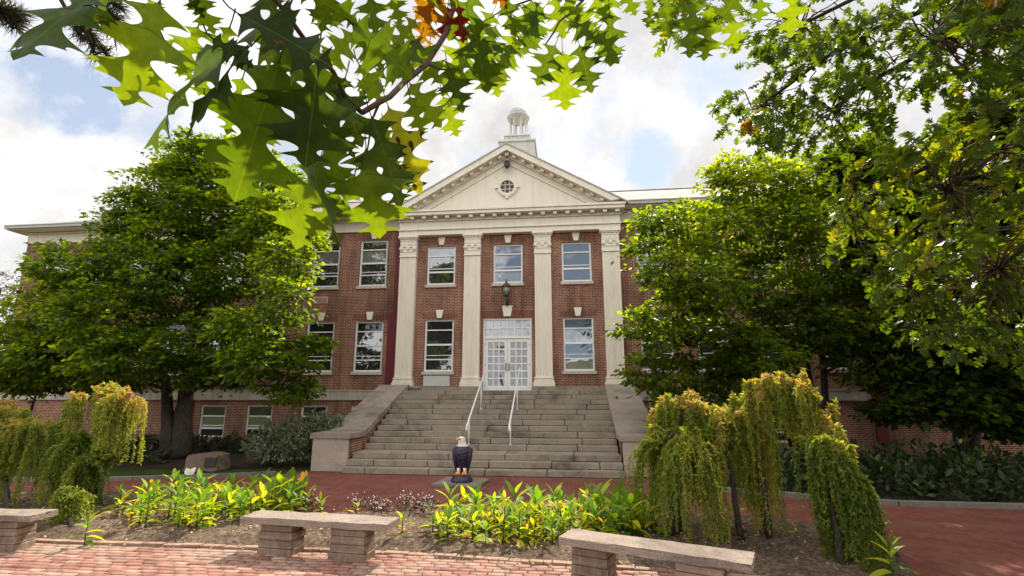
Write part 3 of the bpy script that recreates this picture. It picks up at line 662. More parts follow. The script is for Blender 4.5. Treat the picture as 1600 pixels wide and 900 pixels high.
for s in (-1, 1):
    xi, xo = 3.90, 4.98; xs_ = sorted((s*xi, s*xo))
    pr = [(-5.9, 0), (-5.9, .9), (-4.7, .9), (-.55, 2.38), (.2, 2.38), (.2, 0)]
    b = MB(); b.prism([(0, y, z) for y, z in pr], (xs_[0]+.04, 0, 0), (xs_[1]-.04, 0, 0)); cw = b.build('side_wall', M['brick'], stair)
    b = MB(); b.prism([(0, y, z) for y, z in ((-4.72, .905), (-4.78, 1.065), (-.75, 2.535), (-.45, 2.545), (-.45, 2.385), (-.58, 2.385))], (xs_[0]-.06, 0, 0), (xs_[1]+.02, 0, 0)); b.build('coping', M['cheek'], cw, .012)
    b = MB(); b.box(xs_[0]-.08, xs_[1]+.06, -6.0, -4.745, .902, 1.06); b.build('pier_cap', M['cheek'], cw, .012)
    b = MB(); b.box(xs_[0]+.0, xs_[1]-.0, -5.96, -5.86, 0, .90); b.build('pier_face', M['pier'], cw, .01)
# broken corner of coping lying on the plinth
b = MB(); b.box(-3.86, -3.45, -.62, -.35, 2.40, 2.485); b.build('coping_chunk', M['cheek'], stair, .02)
# handrails
for x, nm in ((-.62, 'left'), (.67, 'right')):
    h = thing('handrail', f'white painted metal handrail on the {nm} side of the stair, below the {nm} door leaf', 'handrail', (x, -3.2, 1.3), 'white handrails up the middle of the stairs')
    b = MB(); b.tube([(x, -5.02, 1.06), (x, -5.06, 1.14), (x, -5.0, 1.22), (x, -4.9, 1.285), (x, -1.55, 3.12)], .028, 8); b.build('rail', M['white'], h)
    for y in (-4.66, -2.5):
        k = max(kk for kk in range(1, 15) if step_y(kk) < y-.02); zr = 1.285+(y+4.9)/(3.35)*(3.12-1.285)
        b = MB(); b.tube([(x, y, k*RS), (x, y, zr-.02)], .022, 8); b.tube([(x, y, k*RS-.004), (x, y, k*RS+.012)], .05, 10); b.build('post', M['white'], h)

# ------------------------------------------------------------------ eagle statue on a slab
sl_ = thing('concrete_slab', 'low square concrete slab in the brick plaza under the eagle statue', 'slab', (-.22, -7.55, 0))
for i in (0, 1):
    b = MB(); q = math.radians(-8); c_, s_ = math.cos(q), math.sin(q); ox = -.29 if i == 0 else .29
    b.obox((-.22+ox*c_, -7.55+ox*s_, .035), (.283*c_, .283*s_, 0), (-.55*s_, .55*c_, 0), (0, 0, .035)); b.build('slab_half', M['slab'], sl_, .012)
EG = (-.20, -7.62, .07)
eg = thing('eagle_statue', 'painted bald eagle statue standing on a dark purple dome, head turned left', 'statue', EG)
M['purple'] = plain('purple_gloss_paint', (.028, .016, .045), .32, .5, .3, 9)
t_ = M['purple'].node_tree; vo_ = N(t_, 'ShaderNodeTexVoronoi'); vo_.inputs['Scale'].default_value = 17; t_.links.new(objc(t_), vo_.inputs['Vector']); bump(t_, t_.nodes['Principled BSDF'], vo_.outputs['Distance'], .8, .02)
M['eaglewhite'] = plain('eagle_white_paint', (.72, .68, .64), .45, .4, .05, 8)
M['eagleorange'] = plain('eagle_orange_paint', (.80, .30, .04), .4, .4, .12, 8)
b = MB(); ex, ey, ez_ = EG
b.lathe([(.30*math.cos(a), ez_+.235*math.sin(a)) for a in np.linspace(0, 1.52, 12)], (ex, ey), 32); b.build('dome_base', M['purple'], eg)
rings = [(.30, .10, .085, .03), (.36, .135, .10, .03), (.44, .165, .12, .02), (.55, .20, .15, .01), (.68, .225, .175, 0), (.80, .235, .18, 0), (.88, .22, .165, 0), (.945, .165, .13, 0), (.99, .125, .11, -.005), (1.04, .11, .105, -.01), (1.09, .105, .105, -.015), (1.14, .10, .11, -.02), (1.18, .082, .095, -.02), (1.205, .045, .055, -.02)]
vs = []; n = 28
for (z, rx, ry, oy) in rings:
    for k in range(n):
        q = 2*math.pi*k/n; cq, sq = math.cos(q), math.sin(q); r2 = 1.0
        if .5 < z < .9: r2 += .06*abs(cq)**6
        if z < .6 and sq < 0: r2 += .10*(math.cos(3*q-math.pi/2))*(.6-z)/.3   # two thighs
        dx = -.025*max(0, (z-.98)/.2)
        vs.append((ex+dx+rx*cq*r2, ey+oy+ry*sq*r2, ez_+z))
fs = []; ms = []
b = MB()
for i in range(len(rings)-1):
    for k in range(n):
        b.f.append((i*n+k, i*n+(k+1) % n, (i+1)*n+(k+1) % n, (i+1)*n+k)); b.m.append(1 if rings[i][0] >= .93 else 0); b.sm.append(True)
b.f += [tuple(range(n))[::-1], tuple((len(rings)-1)*n+k for k in range(n))]; b.m += [0, 1]; b.sm += [True, True]
b.v = vs; b.build('body', [M['purple'], M['eaglewhite']], eg)
for s in (-1, 1):                                        # folded wings
    b = MB(); wv = []; prof = [(.90, .05, .06), (.84, .10, .085), (.70, .135, .075), (.55, .13, .06), (.42, .10, .045), (.30, .065, .03), (.22, .025, .015)]
    for (z, ry, rx) in prof:
        xo = .205 if z > .6 else .205-(.6-z)*.16
        for k in range(12): q = 2*math.pi*k/12; wv.append((ex+s*xo+rx*math.cos(q), ey+.02+ry*math.sin(q), ez_+z))
    b.add(wv, [(i*12+k, i*12+(k+1) % 12, (i+1)*12+(k+1) % 12, (i+1)*12+k) for i in range(6) for k in range(12)]+[tuple(range(12))[::-1], tuple(72+k for k in range(12))], 0, True); b.build('wing', M['purple'], eg)
    b = MB(); b.tube([(ex+s*.085, ey-.05, ez_+.36), (ex+s*.09, ey-.06, ez_+.22)], [.05, .035], 10); b.build('leg', M['eaglewhite'], eg)
    b = MB()
    for q in (-.55, 0, .55):
        a = q-math.pi/2; b.tube([(ex+s*.09, ey-.06, ez_+.245), (ex+s*.09+.07*math.cos(a), ey-.06+.08*math.sin(a), ez_+.245), (ex+s*.09+.12*math.cos(a), ey-.06+.13*math.sin(a), ez_+.19)], [.032, .026, .012], 8)
    b.tube([(ex+s*.09, ey-.05, ez_+.25), (ex+s*.09, ey+.05, ez_+.225)], [.03, .012], 8); b.build('foot', M['eagleorange'], eg)
b = MB(); b.tube([(ex, ey+.08, ez_+.42), (ex, ey+.16, ez_+.30), (ex, ey+.22, ez_+.16)], [.09, .085, .05], 10); b.build('tail', M['purple'], eg)
b = MB(); hz = ez_+1.135; b.tube([(ex-.09, ey-.03, hz), (ex-.135, ey-.04, hz+.005), (ex-.165, ey-.045, hz-.02), (ex-.178, ey-.047, hz-.055)], [.048, .042, .028, .006], 10); b.build('beak', M['eagleorange'], eg)
for s in (-1, 1):
    b = MB(); b.obox((ex-.055, ey-.02+s*.098, hz+.012), (.038, 0, .008), (0, .012, 0), (0, 0, .013)); b.build('eye', M['dark_metal'], eg, .004)
eg.scale = (.90, .90, .88)

# ------------------------------------------------------------------ benches
def roughen(o, cuts, amp, seed=0):
    bm = bmesh.new(); bm.from_mesh(o.data); bmesh.ops.subdivide_edges(bm, edges=bm.edges, cuts=cuts, use_grid_fill=True); r_ = random.Random(seed)
    for v in bm.verts:
        e = sum(1 for f in v.link_faces); sharp = len({tuple(round(c, 1) for c in f.normal) for f in v.link_faces}) > 1
        k = amp*(1.6 if sharp else .6); v.co += Vector((r_.gauss(0, k), r_.gauss(0, k), r_.gauss(0, k*.7)))
        if sharp and r_.random() < .10: v.co -= v.normal*amp*5
    bm.to_mesh(o.data); bm.free()
def bench(label, A, B, depth, legs, zt=.5, th=.085):
    """A,B: front top corners; depth towards the bed"""
    A, B = np.array(A, float), np.array(B, float); u = (B-A)/np.linalg.norm(B-A); n = np.array([-u[1], u[0]]); L_ = np.linalg.norm(B-A); c = (A+B)/2+n*depth/2
    t = thing('stone_bench', label, 'bench', (*c, 0), 'stone benches along the flower bed')
    b = MB(); b.obox((*c, zt-th/2), (*(u*L_/2), 0), (*(n*depth/2), 0), (0, 0, th/2)); so = b.build('seat', M['bench_top'], t, .008); roughen(so, 11, .0028, int(A[0]*100))
    for (s0, s1) in legs:
        b = MB(); h = zt-th-.001; q = 4
        for i in range(q):
            j = random.gauss(0, .006); m_ = (s0+s1)/2; hw = (s1-s0)/2+.004*i+j
            p = A+u*m_+n*depth/2; b.obox((*p, h*(1-(i+.5)/q)), (*(u*hw), 0), (*(n*(depth/2-.055+j)), 0), (0, 0, h/q/2-.002))
        b.build('leg', M['bench_leg'], t, .01)
bench('sandstone bench with two block legs in the middle, in front of the flower bed', (-2.12, -13.40), (.06, -13.62), .42, ((.28, .78), (1.36, 1.86)))
bench('sandstone bench cut by the left edge beside the weeping conifer', (-7.3, -13.83), (-5.05, -13.68), .42, ((.40, .92), (1.50, 2.02)))
bench('sandstone bench slanting away at the right in front of the weeping conifers', (2.29, -13.94), (4.22, -14.72), .44, ((.14, .56), (1.32, 1.80)))

# ------------------------------------------------------------------ memorial boulder
bo = thing('memorial_boulder', 'low brown boulder with a dark plaque at the edge of the left border', 'boulder', (-8.1, -6.1, 0))
bm = bmesh.new(); bmesh.ops.create_cube(bm, size=1); bmesh.ops.subdivide_edges(bm, edges=bm.edges, cuts=5, use_grid_fill=True)
for v in bm.verts:
    p = v.co; f = Vector((p.x*1.05, p.y*.6, (p.z+.5)*.48)); k = 1-.10*abs(p.x*2)**3*(p.z+.5)
    v.co = Vector((-8.15+f.x*k+.02*math.sin(p.z*9+p.y*7), -6.0+f.y*k+.015*math.sin(p.x*11), f.z*(.94+.06*math.sin(p.x*6+1)) + .012*math.sin(p.x*17+p.y*13)))
me = bpy.data.meshes.new('stone'); bm.to_mesh(me); bm.free(); me.materials.append(M['boulder']); o = bpy.data.objects.new('stone', me); C.objects.link(o); adopt(o, bo)
b = MB(); b.box(-8.02, -7.66, -6.335, -6.29, .12, .38); b.build('plaque', M['dark_metal'], bo, .006)

# ------------------------------------------------------------------ foliage kit
LEAF = np.array([(0, 0, 0), (.35, .22, .05), (.35, -.22, .05), (.7, .17, .02), (.7, -.17, .02), (1, 0, -.05), (.35, 0, -.02), (.7, 0, -.03)], float)
LEAF_F = np.array([(0, 6, 1, 1), (0, 2, 6, 6), (6, 7, 3, 1), (6, 2, 4, 7), (7, 5, 3, 3), (7, 4, 5, 5)])
LEAF3 = np.array([(0, 0, 0), (.5, .30, .06), (.5, -.30, .06), (1, 0, -.03)], float)
LEAF3_F = np.array([(0, 3, 1), (0, 2, 3)])
def rand_dir(n): return unit(rng.normal(size=(n, 3)))
def tint(n, lo, hi, spot=0): return np.stack([np.clip(rng.normal((lo+hi)/2, (hi-lo)/3.2, n), 0, 1), np.full(n, spot), np.zeros(n)], 1)

def tree_crown(lobes, trunk_top, per=1.0, leaf=.14, spray_r=.36, n_leaf=42, tlo=.2, thi=.75):
    """lobes: (centre xyz, rx, ry, rz).  returns leaf cloud + spray centres"""
    clouds = []; tips = []
    for (c, rx, ry, rz) in lobes:
        c = np.array(c); ns = int(per*26*(rx*ry+rx*rz+ry*rz)/1.0)
        d = rand_dir(ns); rr = rng.uniform(.45, 1.0, ns)**.6
        bumpy = 1+.18*np.sin(d[:, 0]*5+c[0])*np.sin(d[:, 2]*6+c[2])
        P = c + d*np.array([rx, ry, rz])*(rr*bumpy)[:, None]
        shade_t = rng.normal(0, .10)
        for p, dd in zip(P, d):
            k = rng.integers(int(n_leaf*.6), int(n_leaf*1.4)); sr = spray_r*rng.uniform(.6, 1.3)
            q = rng.normal(size=(k, 3))*np.array([sr, sr, sr*.30])*.55; q[:, 2] -= .25*(q[:, 0]**2+q[:, 1]**2)/sr
            pos = p+q; out = unit(q*np.array([1, 1, .2])+dd*.3*sr); nr = unit(rng.normal(size=(k, 3))*.55+np.array([0, 0, 1.0])+dd*.35)
            t_ = tint(k, tlo, thi); t_[:, 0] = np.clip(t_[:, 0]+shade_t+.10*rng.normal(), 0, 1)
            clouds.append(leaf_cloud(LEAF3, LEAF3_F, pos, out+rng.normal(size=(k, 3))*.35-np.array([0, 0, .25]), nr, leaf*rng.uniform(.5, 1.4, k), tint=t_))
        tips.append((c, P[rng.integers(0, ns, 5)]))
    return cat_clouds(clouds), tips
def limb_path(a, c, sag=.0, n=7, jit=.08):
    a, c = np.array(a, float), np.array(c, float); L_ = np.linalg.norm(c-a); pts = []
    for i in range(n):
        f = i/(n-1); p = a+(c-a)*f; p[2] += sag*math.sin(math.pi*f)*L_; p += rng.normal(size=3)*jit*L_*.2*math.sin(math.pi*f); pts.append(p)
    return pts
def make_tree(name, label, base, stems, lobes, leafm, trunk_r, group=None, **kw):
    """stems: list of polylines from the base; each lobe gets a limb from the nearest stem point"""
    t = thing(name, label, 'tree', base, group); b = MB(); nodes = []
    for st in stems:
        n = len(st); rads = [trunk_r*(1-.72*i/(n-1)) for i in range(n)]; rads[0] *= 1.35
        pts = []; rr = []
        for i in range(n-1):
            for f in (0, .33, .66): pts.append(np.array(st[i])*(1-f)+np.array(st[i+1])*f+rng.normal(size=3)*.02); rr.append(rads[i]*(1-f)+rads[i+1]*f)
        pts.append(np.array(st[-1])); rr.append(rads[-1]); b.tube(pts, rr, 10)
        nodes += [(p, r) for p, r in zip(pts[3:], rr[3:])]
    b.build('trunk', M['bark'], t)
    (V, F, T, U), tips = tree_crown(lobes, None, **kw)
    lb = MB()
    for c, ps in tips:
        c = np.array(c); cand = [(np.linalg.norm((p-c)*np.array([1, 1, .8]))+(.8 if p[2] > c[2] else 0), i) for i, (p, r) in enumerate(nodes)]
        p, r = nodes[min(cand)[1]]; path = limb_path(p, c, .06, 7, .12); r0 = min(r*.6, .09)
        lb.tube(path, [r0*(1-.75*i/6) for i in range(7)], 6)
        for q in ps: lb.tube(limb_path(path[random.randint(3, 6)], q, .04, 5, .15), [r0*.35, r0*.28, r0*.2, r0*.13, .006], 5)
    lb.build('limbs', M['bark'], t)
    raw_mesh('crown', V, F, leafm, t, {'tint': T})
    return t
def px_lobes(lst, sc_y=1.0):
    out = []
    for (px, py, rp, yw, *rest) in lst:
        c = at_y(px, py, yw-1.1); rp = rp*1.06; dist = np.dot(c-CAM, FW); r = rp*dist/FPX
        rv = r*(rest[0] if rest else .8); out.append((c, r, r*.95*sc_y, rv))
    return out

# left tree
base = at_y(268, 705, -3.8); base[2] = 0
J = lambda px, py, y: at_y(px, py, y)
make_tree('broadleaf_tree', 'large dark green broadleaf tree with forked trunk in front of the left wing', base,
    [[base, J(262, 640, -3.0), J(258, 590, -3.1), J(215, 520, -3.6), J(170, 460, -3.9)],
     [base+np.array([.35, 0, 0]), J(285, 640, -3.0), J(297, 580, -3.0), J(312, 480, -2.9), J(300, 400, -2.9), J(315, 300, -2.8), J(320, 250, -2.8)],
     [base+np.array([.2, .25, 0]), J(290, 600, -2.7), J(330, 520, -2.4), J(380, 440, -2.4), J(420, 370, -2.5)]],
    px_lobes([(330, 248, 48, -2.6), (285, 245, 36, -2.8), (400, 285, 55, -2.4), (255, 300, 52, -3.0), (335, 330, 72, -3.2), (425, 345, 52, -4.2), (450, 400, 38, -5.2), (215, 320, 35, -3.0),
              (140, 425, 66, -4.2, .6), (215, 410, 62, -4.2, .6), (95, 480, 62, -4.2, .65), (55, 525, 50, -4.4, .6), (180, 490, 80, -4.8, .6), (285, 440, 72, -4.2), (370, 420, 60, -3.2), (95, 420, 34, -3.6, .6),
              (110, 555, 70, -4.6, .5), (210, 555, 80, -5.0, .5), (320, 535, 75, -4.6, .6), (400, 505, 55, -5.6, .6), (448, 470, 40, -6.0), (440, 585, 44, -5.6, .7), (395, 565, 50, -5.8, .5), (475, 545, 26, -5.2), (500, 530, 14, -5.0), (465, 610, 26, -5.4), (25, 560, 45, -4.6, .5), (330, 590, 40, -4.4, .4), (160, 600, 30, -4.4, .4), (45, 590, 42, -4.2, .5), (380, 340, 55, -3.0), (440, 300, 40, -3.2), (300, 285, 50, -2.8), (385, 250, 36, -2.8), (455, 365, 42, -4.4), (185, 360, 38, -3.6), (270, 370, 50, -3.6)]),
    M['magnolia'], .24, per=.72, leaf=.175, n_leaf=38, tlo=.15, thi=.75)
# small dark tree at the far left
base = np.array([-19.6, -2.0, 0])
make_tree('broadleaf_tree', 'small dark tree low against the wall at the far left', base,
    [[base, base+[.1, 0, 1.2], base+[-.5, 0, 2.4]], [base+[.1, 0, 0], base+[.5, 0, 1.3], base+[1.0, -.2, 2.4]]],
    px_lobes([(30, 585, 42, -2.2, .5), (75, 590, 40, -2.2, .5), (0, 575, 45, -2.0, .6), (110, 575, 35, -2.2, .6), (60, 540, 55, -2.0, .6), (140, 570, 45, -2.0, .5), (190, 590, 40, -1.8, .5)]), M['magnolia'], .10, per=.9, tlo=.0, thi=.45)
# bare-ish reddish tree beyond the left end
base = np.array([-30., 4.0, 0])
make_tree('purple_tree', 'thin reddish brown tree beyond the left end of the building', base, [[base, base+[.2, 0, 4], base+[.6, 0, 8]], [base+[0, .1, 0], base+[1, 0, 5], base+[2.2, 0, 7.4]]],
    [((-29.2, 4, 5.2), 1.7, 1.5, .9), ((-28.6, 4, 7.2), 1.5, 1.4, .8), ((-30, 4, 8.4), 1.3, 1.2, .8), ((-28.2, 4, 3.6), 1.6, 1.5, .9)], leaf_mat('purple_leaf', ((0, (.045, .03, .028)), (1, (.10, .07, .05))), .25), .16, per=.45, n_leaf=24, leaf=.13)
# right tree
base = at_y(1284, 712, -2.0); base[2] = 0
make_tree('broadleaf_tree', 'bright green multi-stemmed tree hiding the wing right of the portico', base,
    [[base, J(1290, 640, -2.2), J(1285, 560, -2.4), J(1270, 480, -2.4), J(1240, 400, -2.3), J(1200, 310, -2.2)],
     [base+np.array([-.5, 0, 0]), J(1250, 610, -2.4), J(1235, 530, -2.6), J(1180, 450, -2.8), J(1120, 380, -2.8)],
     [base+np.array([-.25, .2, 0]), J(1262, 560, -2.0), J(1300, 450, -2.0), J(1310, 360, -2.0)],
     [base+np.array([-.7, -.1, 0]), J(1200, 600, -2.8), J(1120, 545, -3.2), J(1050, 500, -3.2)]],
    px_lobes([(1140, 285, 44, -3.6), (1195, 290, 50, -3.6), (1240, 275, 40, -3.4), (1030, 345, 32, -5.2), (1080, 355, 46, -5.2), (1150, 365, 60, -3.8), (1225, 350, 60, -3.8), (1045, 425, 42, -5.8), (1105, 445, 56, -5.4), (1190, 440, 62, -3.0),
              (985, 500, 28, -4.8, .7), (1035, 500, 48, -4.8, .6), (1115, 535, 66, -3.6, .7), (1010, 575, 34, -3.2, .8), (1060, 595, 46, -3.6, .7), (1175, 560, 62, -3.6, .6), (1250, 500, 60, -3.0, .7), (1300, 420, 64, -2.6), (1320, 510, 60, -2.6), (1290, 330, 50, -2.4), (1345, 560, 50, -2.6), (1140, 600, 46, -3.4, .5), (1010, 385, 26, -4.4)]),
    M['magnolia'], .14, per=.72, leaf=.17, n_leaf=38, tlo=.25, thi=.85)
# dark tree further right
base = np.array([15.2, -1.8, 0])
make_tree('broadleaf_tree', 'deeply shaded dark green tree at the right edge in front of the brick wall', base,
    [[base, base+[.1, 0, 2.0], base+[-.6, 0, 4.0], base+[-1.2, 0, 6]], [base+[.2, .1, 0], base+[.9, 0, 2.2], base+[2, 0, 4.2], base+[3, 0, 6.5]]],
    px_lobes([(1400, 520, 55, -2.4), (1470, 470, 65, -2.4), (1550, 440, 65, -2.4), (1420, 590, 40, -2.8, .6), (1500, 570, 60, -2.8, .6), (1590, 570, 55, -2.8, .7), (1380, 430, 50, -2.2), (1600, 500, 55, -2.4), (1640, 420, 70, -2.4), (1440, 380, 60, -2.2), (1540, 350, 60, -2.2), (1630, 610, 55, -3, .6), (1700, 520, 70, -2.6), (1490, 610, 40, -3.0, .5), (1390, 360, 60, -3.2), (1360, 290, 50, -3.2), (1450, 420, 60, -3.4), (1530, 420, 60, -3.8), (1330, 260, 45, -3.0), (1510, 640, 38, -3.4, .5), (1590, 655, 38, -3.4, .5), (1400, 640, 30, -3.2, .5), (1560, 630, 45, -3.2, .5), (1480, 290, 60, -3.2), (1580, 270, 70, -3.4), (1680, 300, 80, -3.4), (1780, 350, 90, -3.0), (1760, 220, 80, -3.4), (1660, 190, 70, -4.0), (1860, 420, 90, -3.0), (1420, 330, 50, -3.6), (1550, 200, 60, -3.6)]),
    M['magnolia'], .18, per=1.5, leaf=.24, n_leaf=34, tlo=.0, thi=.32)  # low tint range paints deep shade into these leaves

# tall trees across the lawn behind the viewer: seen mirrored in the window panes
for (x, y, hgt, wd, lab) in ((-17, -52, 21, 7.5, 'tall tree mirrored in the window panes left of the entrance'), (-34, -50, 19, 7.5, 'tall tree mirrored in the panes of the left wing'), (22, -56, 17, 7.0, 'tall tree mirrored in the window panes right of the entrance'), (40, -52, 20, 8.0, 'tall tree mirrored in the panes of the right wing')):
    base = np.array([x, y, 0.]); lob = [(tuple(base+np.array([rng.normal()*wd*.42, rng.normal()*wd*.35, hgt*f])), wd*.42, wd*.42, hgt*.13) for f in (.3, .4, .5, .5, .62, .62, .74, .74, .86)]
    make_tree('tall_tree', lab, base, [[base, base+[.2, 0, hgt*.3], base+[-.3, .2, hgt*.6], base+[0, 0, hgt*.85]]], lob, M['magnolia'], .45, per=.16, leaf=.55, spray_r=1.3, n_leaf=30, tlo=.0, thi=.5)

# ------------------------------------------------------------------ oak leaves
HALF = [(0, .012), (.035, .03), (.07, .11), (.10, .22), (.125, .275), (.15, .19), (.20, .10), (.25, .085), (.31, .16), (.35, .33), (.375, .47), (.40, .37), (.43, .36), (.455, .43), (.475, .28), (.51, .13), (.55, .095), (.61, .17), (.66, .30), (.70, .42), (.72, .31), (.755, .29), (.775, .31), (.79, .18), (.815, .09), (.85, .085), (.885, .17), (.90, .20), (.915, .10), (.945, .07), (1.0, .0)]
def oak_template(half, cols, shift=.42):
    V = []; rows = len(half); nc = 2*cols+1
    for (a, w_) in half:
        for k in range(-cols, cols+1):
            f = k/cols; am = max(0, a-shift*w_*.55); aa = am+(a-am)*abs(f)
            V.append((aa, f*w_, .10*abs(f)*w_))
    F = [(i*nc+k, (i+1)*nc+k, (i+1)*nc+k+1, i*nc+k+1) for i in range(rows-1) for k in range(nc-1)]
    return np.array(V), np.array(F)
TIPS = {4, 10, 13, 19, 22, 27}
def smooth_half(half, k=4):
    H = [np.array(p) for p in half]; H = [p+np.array([.012, .035]) if i in TIPS else p for i, p in enumerate(H)]; out = []
    for i in range(len(H)-1):
        p1, p2 = H[i], H[i+1]; p0 = H[i-1] if i > 0 and i not in TIPS else p1; p3 = H[i+2] if i+2 < len(H) and (i+1) not in TIPS else p2
        for j in range(k):
            f = j/k; out.append(tuple(.5*((2*p1)+(p2-p0)*f+(2*p0-5*p1+4*p2-p3)*f*f+(3*p1-p0-3*p2+p3)*f**3)))
    return out+[tuple(H[-1])]
OAK_N, OAK_NF = oak_template(smooth_half(HALF), 4)
OAK_M, OAK_MF = oak_template([HALF[i] for i in (0, 2, 4, 6, 7, 10, 11, 13, 15, 16, 19, 20, 22, 24, 27, 30)], 1)

# right-hand red oak: trunk outside the frame, boughs reaching in
ok = thing('red_oak_tree', 'big red oak whose leafy boughs fill the upper right corner', 'tree', (12.5, -15.5, 0))
b = MB(); tr_ = np.array([12.5, -15.5, 0.]); top = tr_+[.2, .3, 7.5]
b.tube([tr_, tr_+[.0, 0, 1.2], tr_+[.1, .1, 4], top, top+[-.5, .5, 3.5]], [.55, .42, .38, .32, .18], 14); b.build('trunk', M['bark'], ok)
polys = [ # (polygon px, number, depth lo, hi, tint lo, hi: high in the lit zone, low paints unlit boughs)
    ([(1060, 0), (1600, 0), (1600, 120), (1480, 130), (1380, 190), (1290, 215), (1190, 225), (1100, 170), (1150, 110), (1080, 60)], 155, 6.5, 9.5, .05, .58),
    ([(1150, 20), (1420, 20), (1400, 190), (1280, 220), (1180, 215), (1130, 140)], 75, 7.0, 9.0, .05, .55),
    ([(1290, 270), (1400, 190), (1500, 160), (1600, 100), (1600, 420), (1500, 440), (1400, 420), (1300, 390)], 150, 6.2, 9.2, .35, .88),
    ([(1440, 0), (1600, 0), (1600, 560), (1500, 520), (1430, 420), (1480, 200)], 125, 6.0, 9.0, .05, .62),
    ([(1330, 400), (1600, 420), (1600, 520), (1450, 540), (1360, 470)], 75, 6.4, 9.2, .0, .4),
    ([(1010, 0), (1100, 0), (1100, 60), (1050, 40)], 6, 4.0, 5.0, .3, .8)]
def in_poly(x, y, poly):
    r_ = False; j = len(poly)-1
    for i in range(len(poly)):
        (xi, yi), (xj, yj) = poly[i], poly[j]
        if (yi > y) != (yj > y) and x < (xj-xi)*(y-yi)/(yj-yi)+xi: r_ = not r_
        j = i
    return r_
clouds = []; tw = MB(); limbs = []; lb = MB()
for c in (at_d(1190, 165, 7.5), at_d(1300, 170, 7.8), at_d(1320, 330, 7.0), at_d(1480, 300, 7), at_d(1250, 40, 7.5), at_d(1470, 60, 7.0), at_d(1420, 450, 7.6), at_d(1560, 420, 7)):
    p = limb_path(top+np.array([0, 0, rng.uniform(-3, .5)]), c, .10, 12, .10); lb.tube(p, [.075*(1-.85*i/11)+.008 for i in range(12)], 7); limbs += p[3:]
lb.build('limbs', M['bark'], ok)
LP = np.array(limbs)
for poly, cnt, d0, d1, tl, th_ in polys:
    xs_ = [p[0] for p in poly]; ys_ = [p[1] for p in poly]; k = 0
    while k < cnt:
        x, y = rng.uniform(min(xs_), max(xs_)+(60 if max(xs_) == 1600 else 0)), rng.uniform(min(ys_)-(60 if min(ys_) == 0 else 0), max(ys_))
        if not in_poly(min(max(x, 1), 1599), max(1, y), poly): continue
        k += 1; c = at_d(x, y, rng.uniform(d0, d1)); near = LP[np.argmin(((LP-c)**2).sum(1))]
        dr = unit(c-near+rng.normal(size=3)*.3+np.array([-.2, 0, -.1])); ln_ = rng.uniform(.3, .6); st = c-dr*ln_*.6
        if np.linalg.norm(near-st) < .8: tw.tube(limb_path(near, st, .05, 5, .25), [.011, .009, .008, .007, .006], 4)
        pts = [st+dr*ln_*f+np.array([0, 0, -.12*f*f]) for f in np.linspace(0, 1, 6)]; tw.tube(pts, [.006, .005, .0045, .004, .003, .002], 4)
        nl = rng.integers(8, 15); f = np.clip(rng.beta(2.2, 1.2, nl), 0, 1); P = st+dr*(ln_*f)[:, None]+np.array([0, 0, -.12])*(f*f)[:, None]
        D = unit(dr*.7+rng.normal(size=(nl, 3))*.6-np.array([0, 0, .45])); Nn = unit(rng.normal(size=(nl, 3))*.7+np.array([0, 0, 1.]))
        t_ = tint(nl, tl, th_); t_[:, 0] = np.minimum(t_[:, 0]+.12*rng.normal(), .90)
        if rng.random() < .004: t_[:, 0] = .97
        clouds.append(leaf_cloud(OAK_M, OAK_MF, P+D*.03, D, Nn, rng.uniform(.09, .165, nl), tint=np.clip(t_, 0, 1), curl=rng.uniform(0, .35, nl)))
up_lobes = [((13.5, -13, 9.5), 3.2, 3.2, 1.8), ((16.5, -9.5, 9.0), 3.0, 3.0, 1.8), ((11, -17.5, 9.5), 3.2, 3.0, 1.6), ((18, -14, 8.5), 3.2, 3.2, 2.0), ((14.5, -18, 10.5), 3.4, 3.2, 2.0), ((19, -10, 7.0), 2.6, 2.6, 1.8)]  # oak crown lobes out of view, added to block sky light
(UV_, UF, UT, UU), _ = tree_crown(up_lobes, None, per=.22, leaf=.30, spray_r=.75, n_leaf=40, tlo=.1, thi=.6)
raw_mesh('shade_crown', UV_, UF, M['oak'], ok, {'tint': UT})
V, F, T, U = cat_clouds(clouds)
tw.build('twigs', M['twig'], ok); raw_mesh('crown', V, F, M['oak'], ok, {'tint': T})

# foreground oak branch with big back-lit leaves
br = thing('oak_branch', 'hanging oak branch with large lobed backlit leaves close to the viewer', 'branch', at_d(714, -40, 1.6))
b = MB()
def wood(pts, r0, r1, sides=7):
    b = MB(); P = [at_d(*p) for p in pts]; n = len(P); b.tube([p+rng.normal(size=3)*.002 for p in P], [r0+(r1-r0)*i/(n-1) for i in range(n)], sides); b.build('twig', M['twig'], br)
wood([(735, -70, 1.75), (714, 0, 1.62), (697, 52, 1.5), (666, 100, 1.36), (632, 130, 1.24), (608, 152, 1.12), (593, 160, 1.04), (566, 176, .98)], .0085, .0050)
wood([(566, 176, .98), (540, 150, .94), (520, 110, .92), (480, 60, .90), (440, 15, .88), (400, -40, .88)], .0045, .0032)
wood([(590, 162, 1.04), (580, 186, 1.0), (575, 236, .97)], .003, .0014)
wood([(666, 100, 1.36), (690, 108, 1.42), (720, 110, 1.5)], .0035, .0016)
wood([(930, -40, 1.9), (909, 0, 1.85), (890, 22, 1.78), (874, 35, 1.72), (862, 52, 1.7), (853, 67, 1.7)], .005, .002)
wood([(909, 0, 1.85), (850, -8, 1.8), (800, 10, 1.75), (760, 30, 1.7)], .004, .0018)
wood([(400, -40, .88), (300, -35, .9), (240, -10, .92)], .004, .002)
wood([(1080, -60, 2.8), (1050, -20, 2.7), (1020, 10, 2.6)], .005, .002)
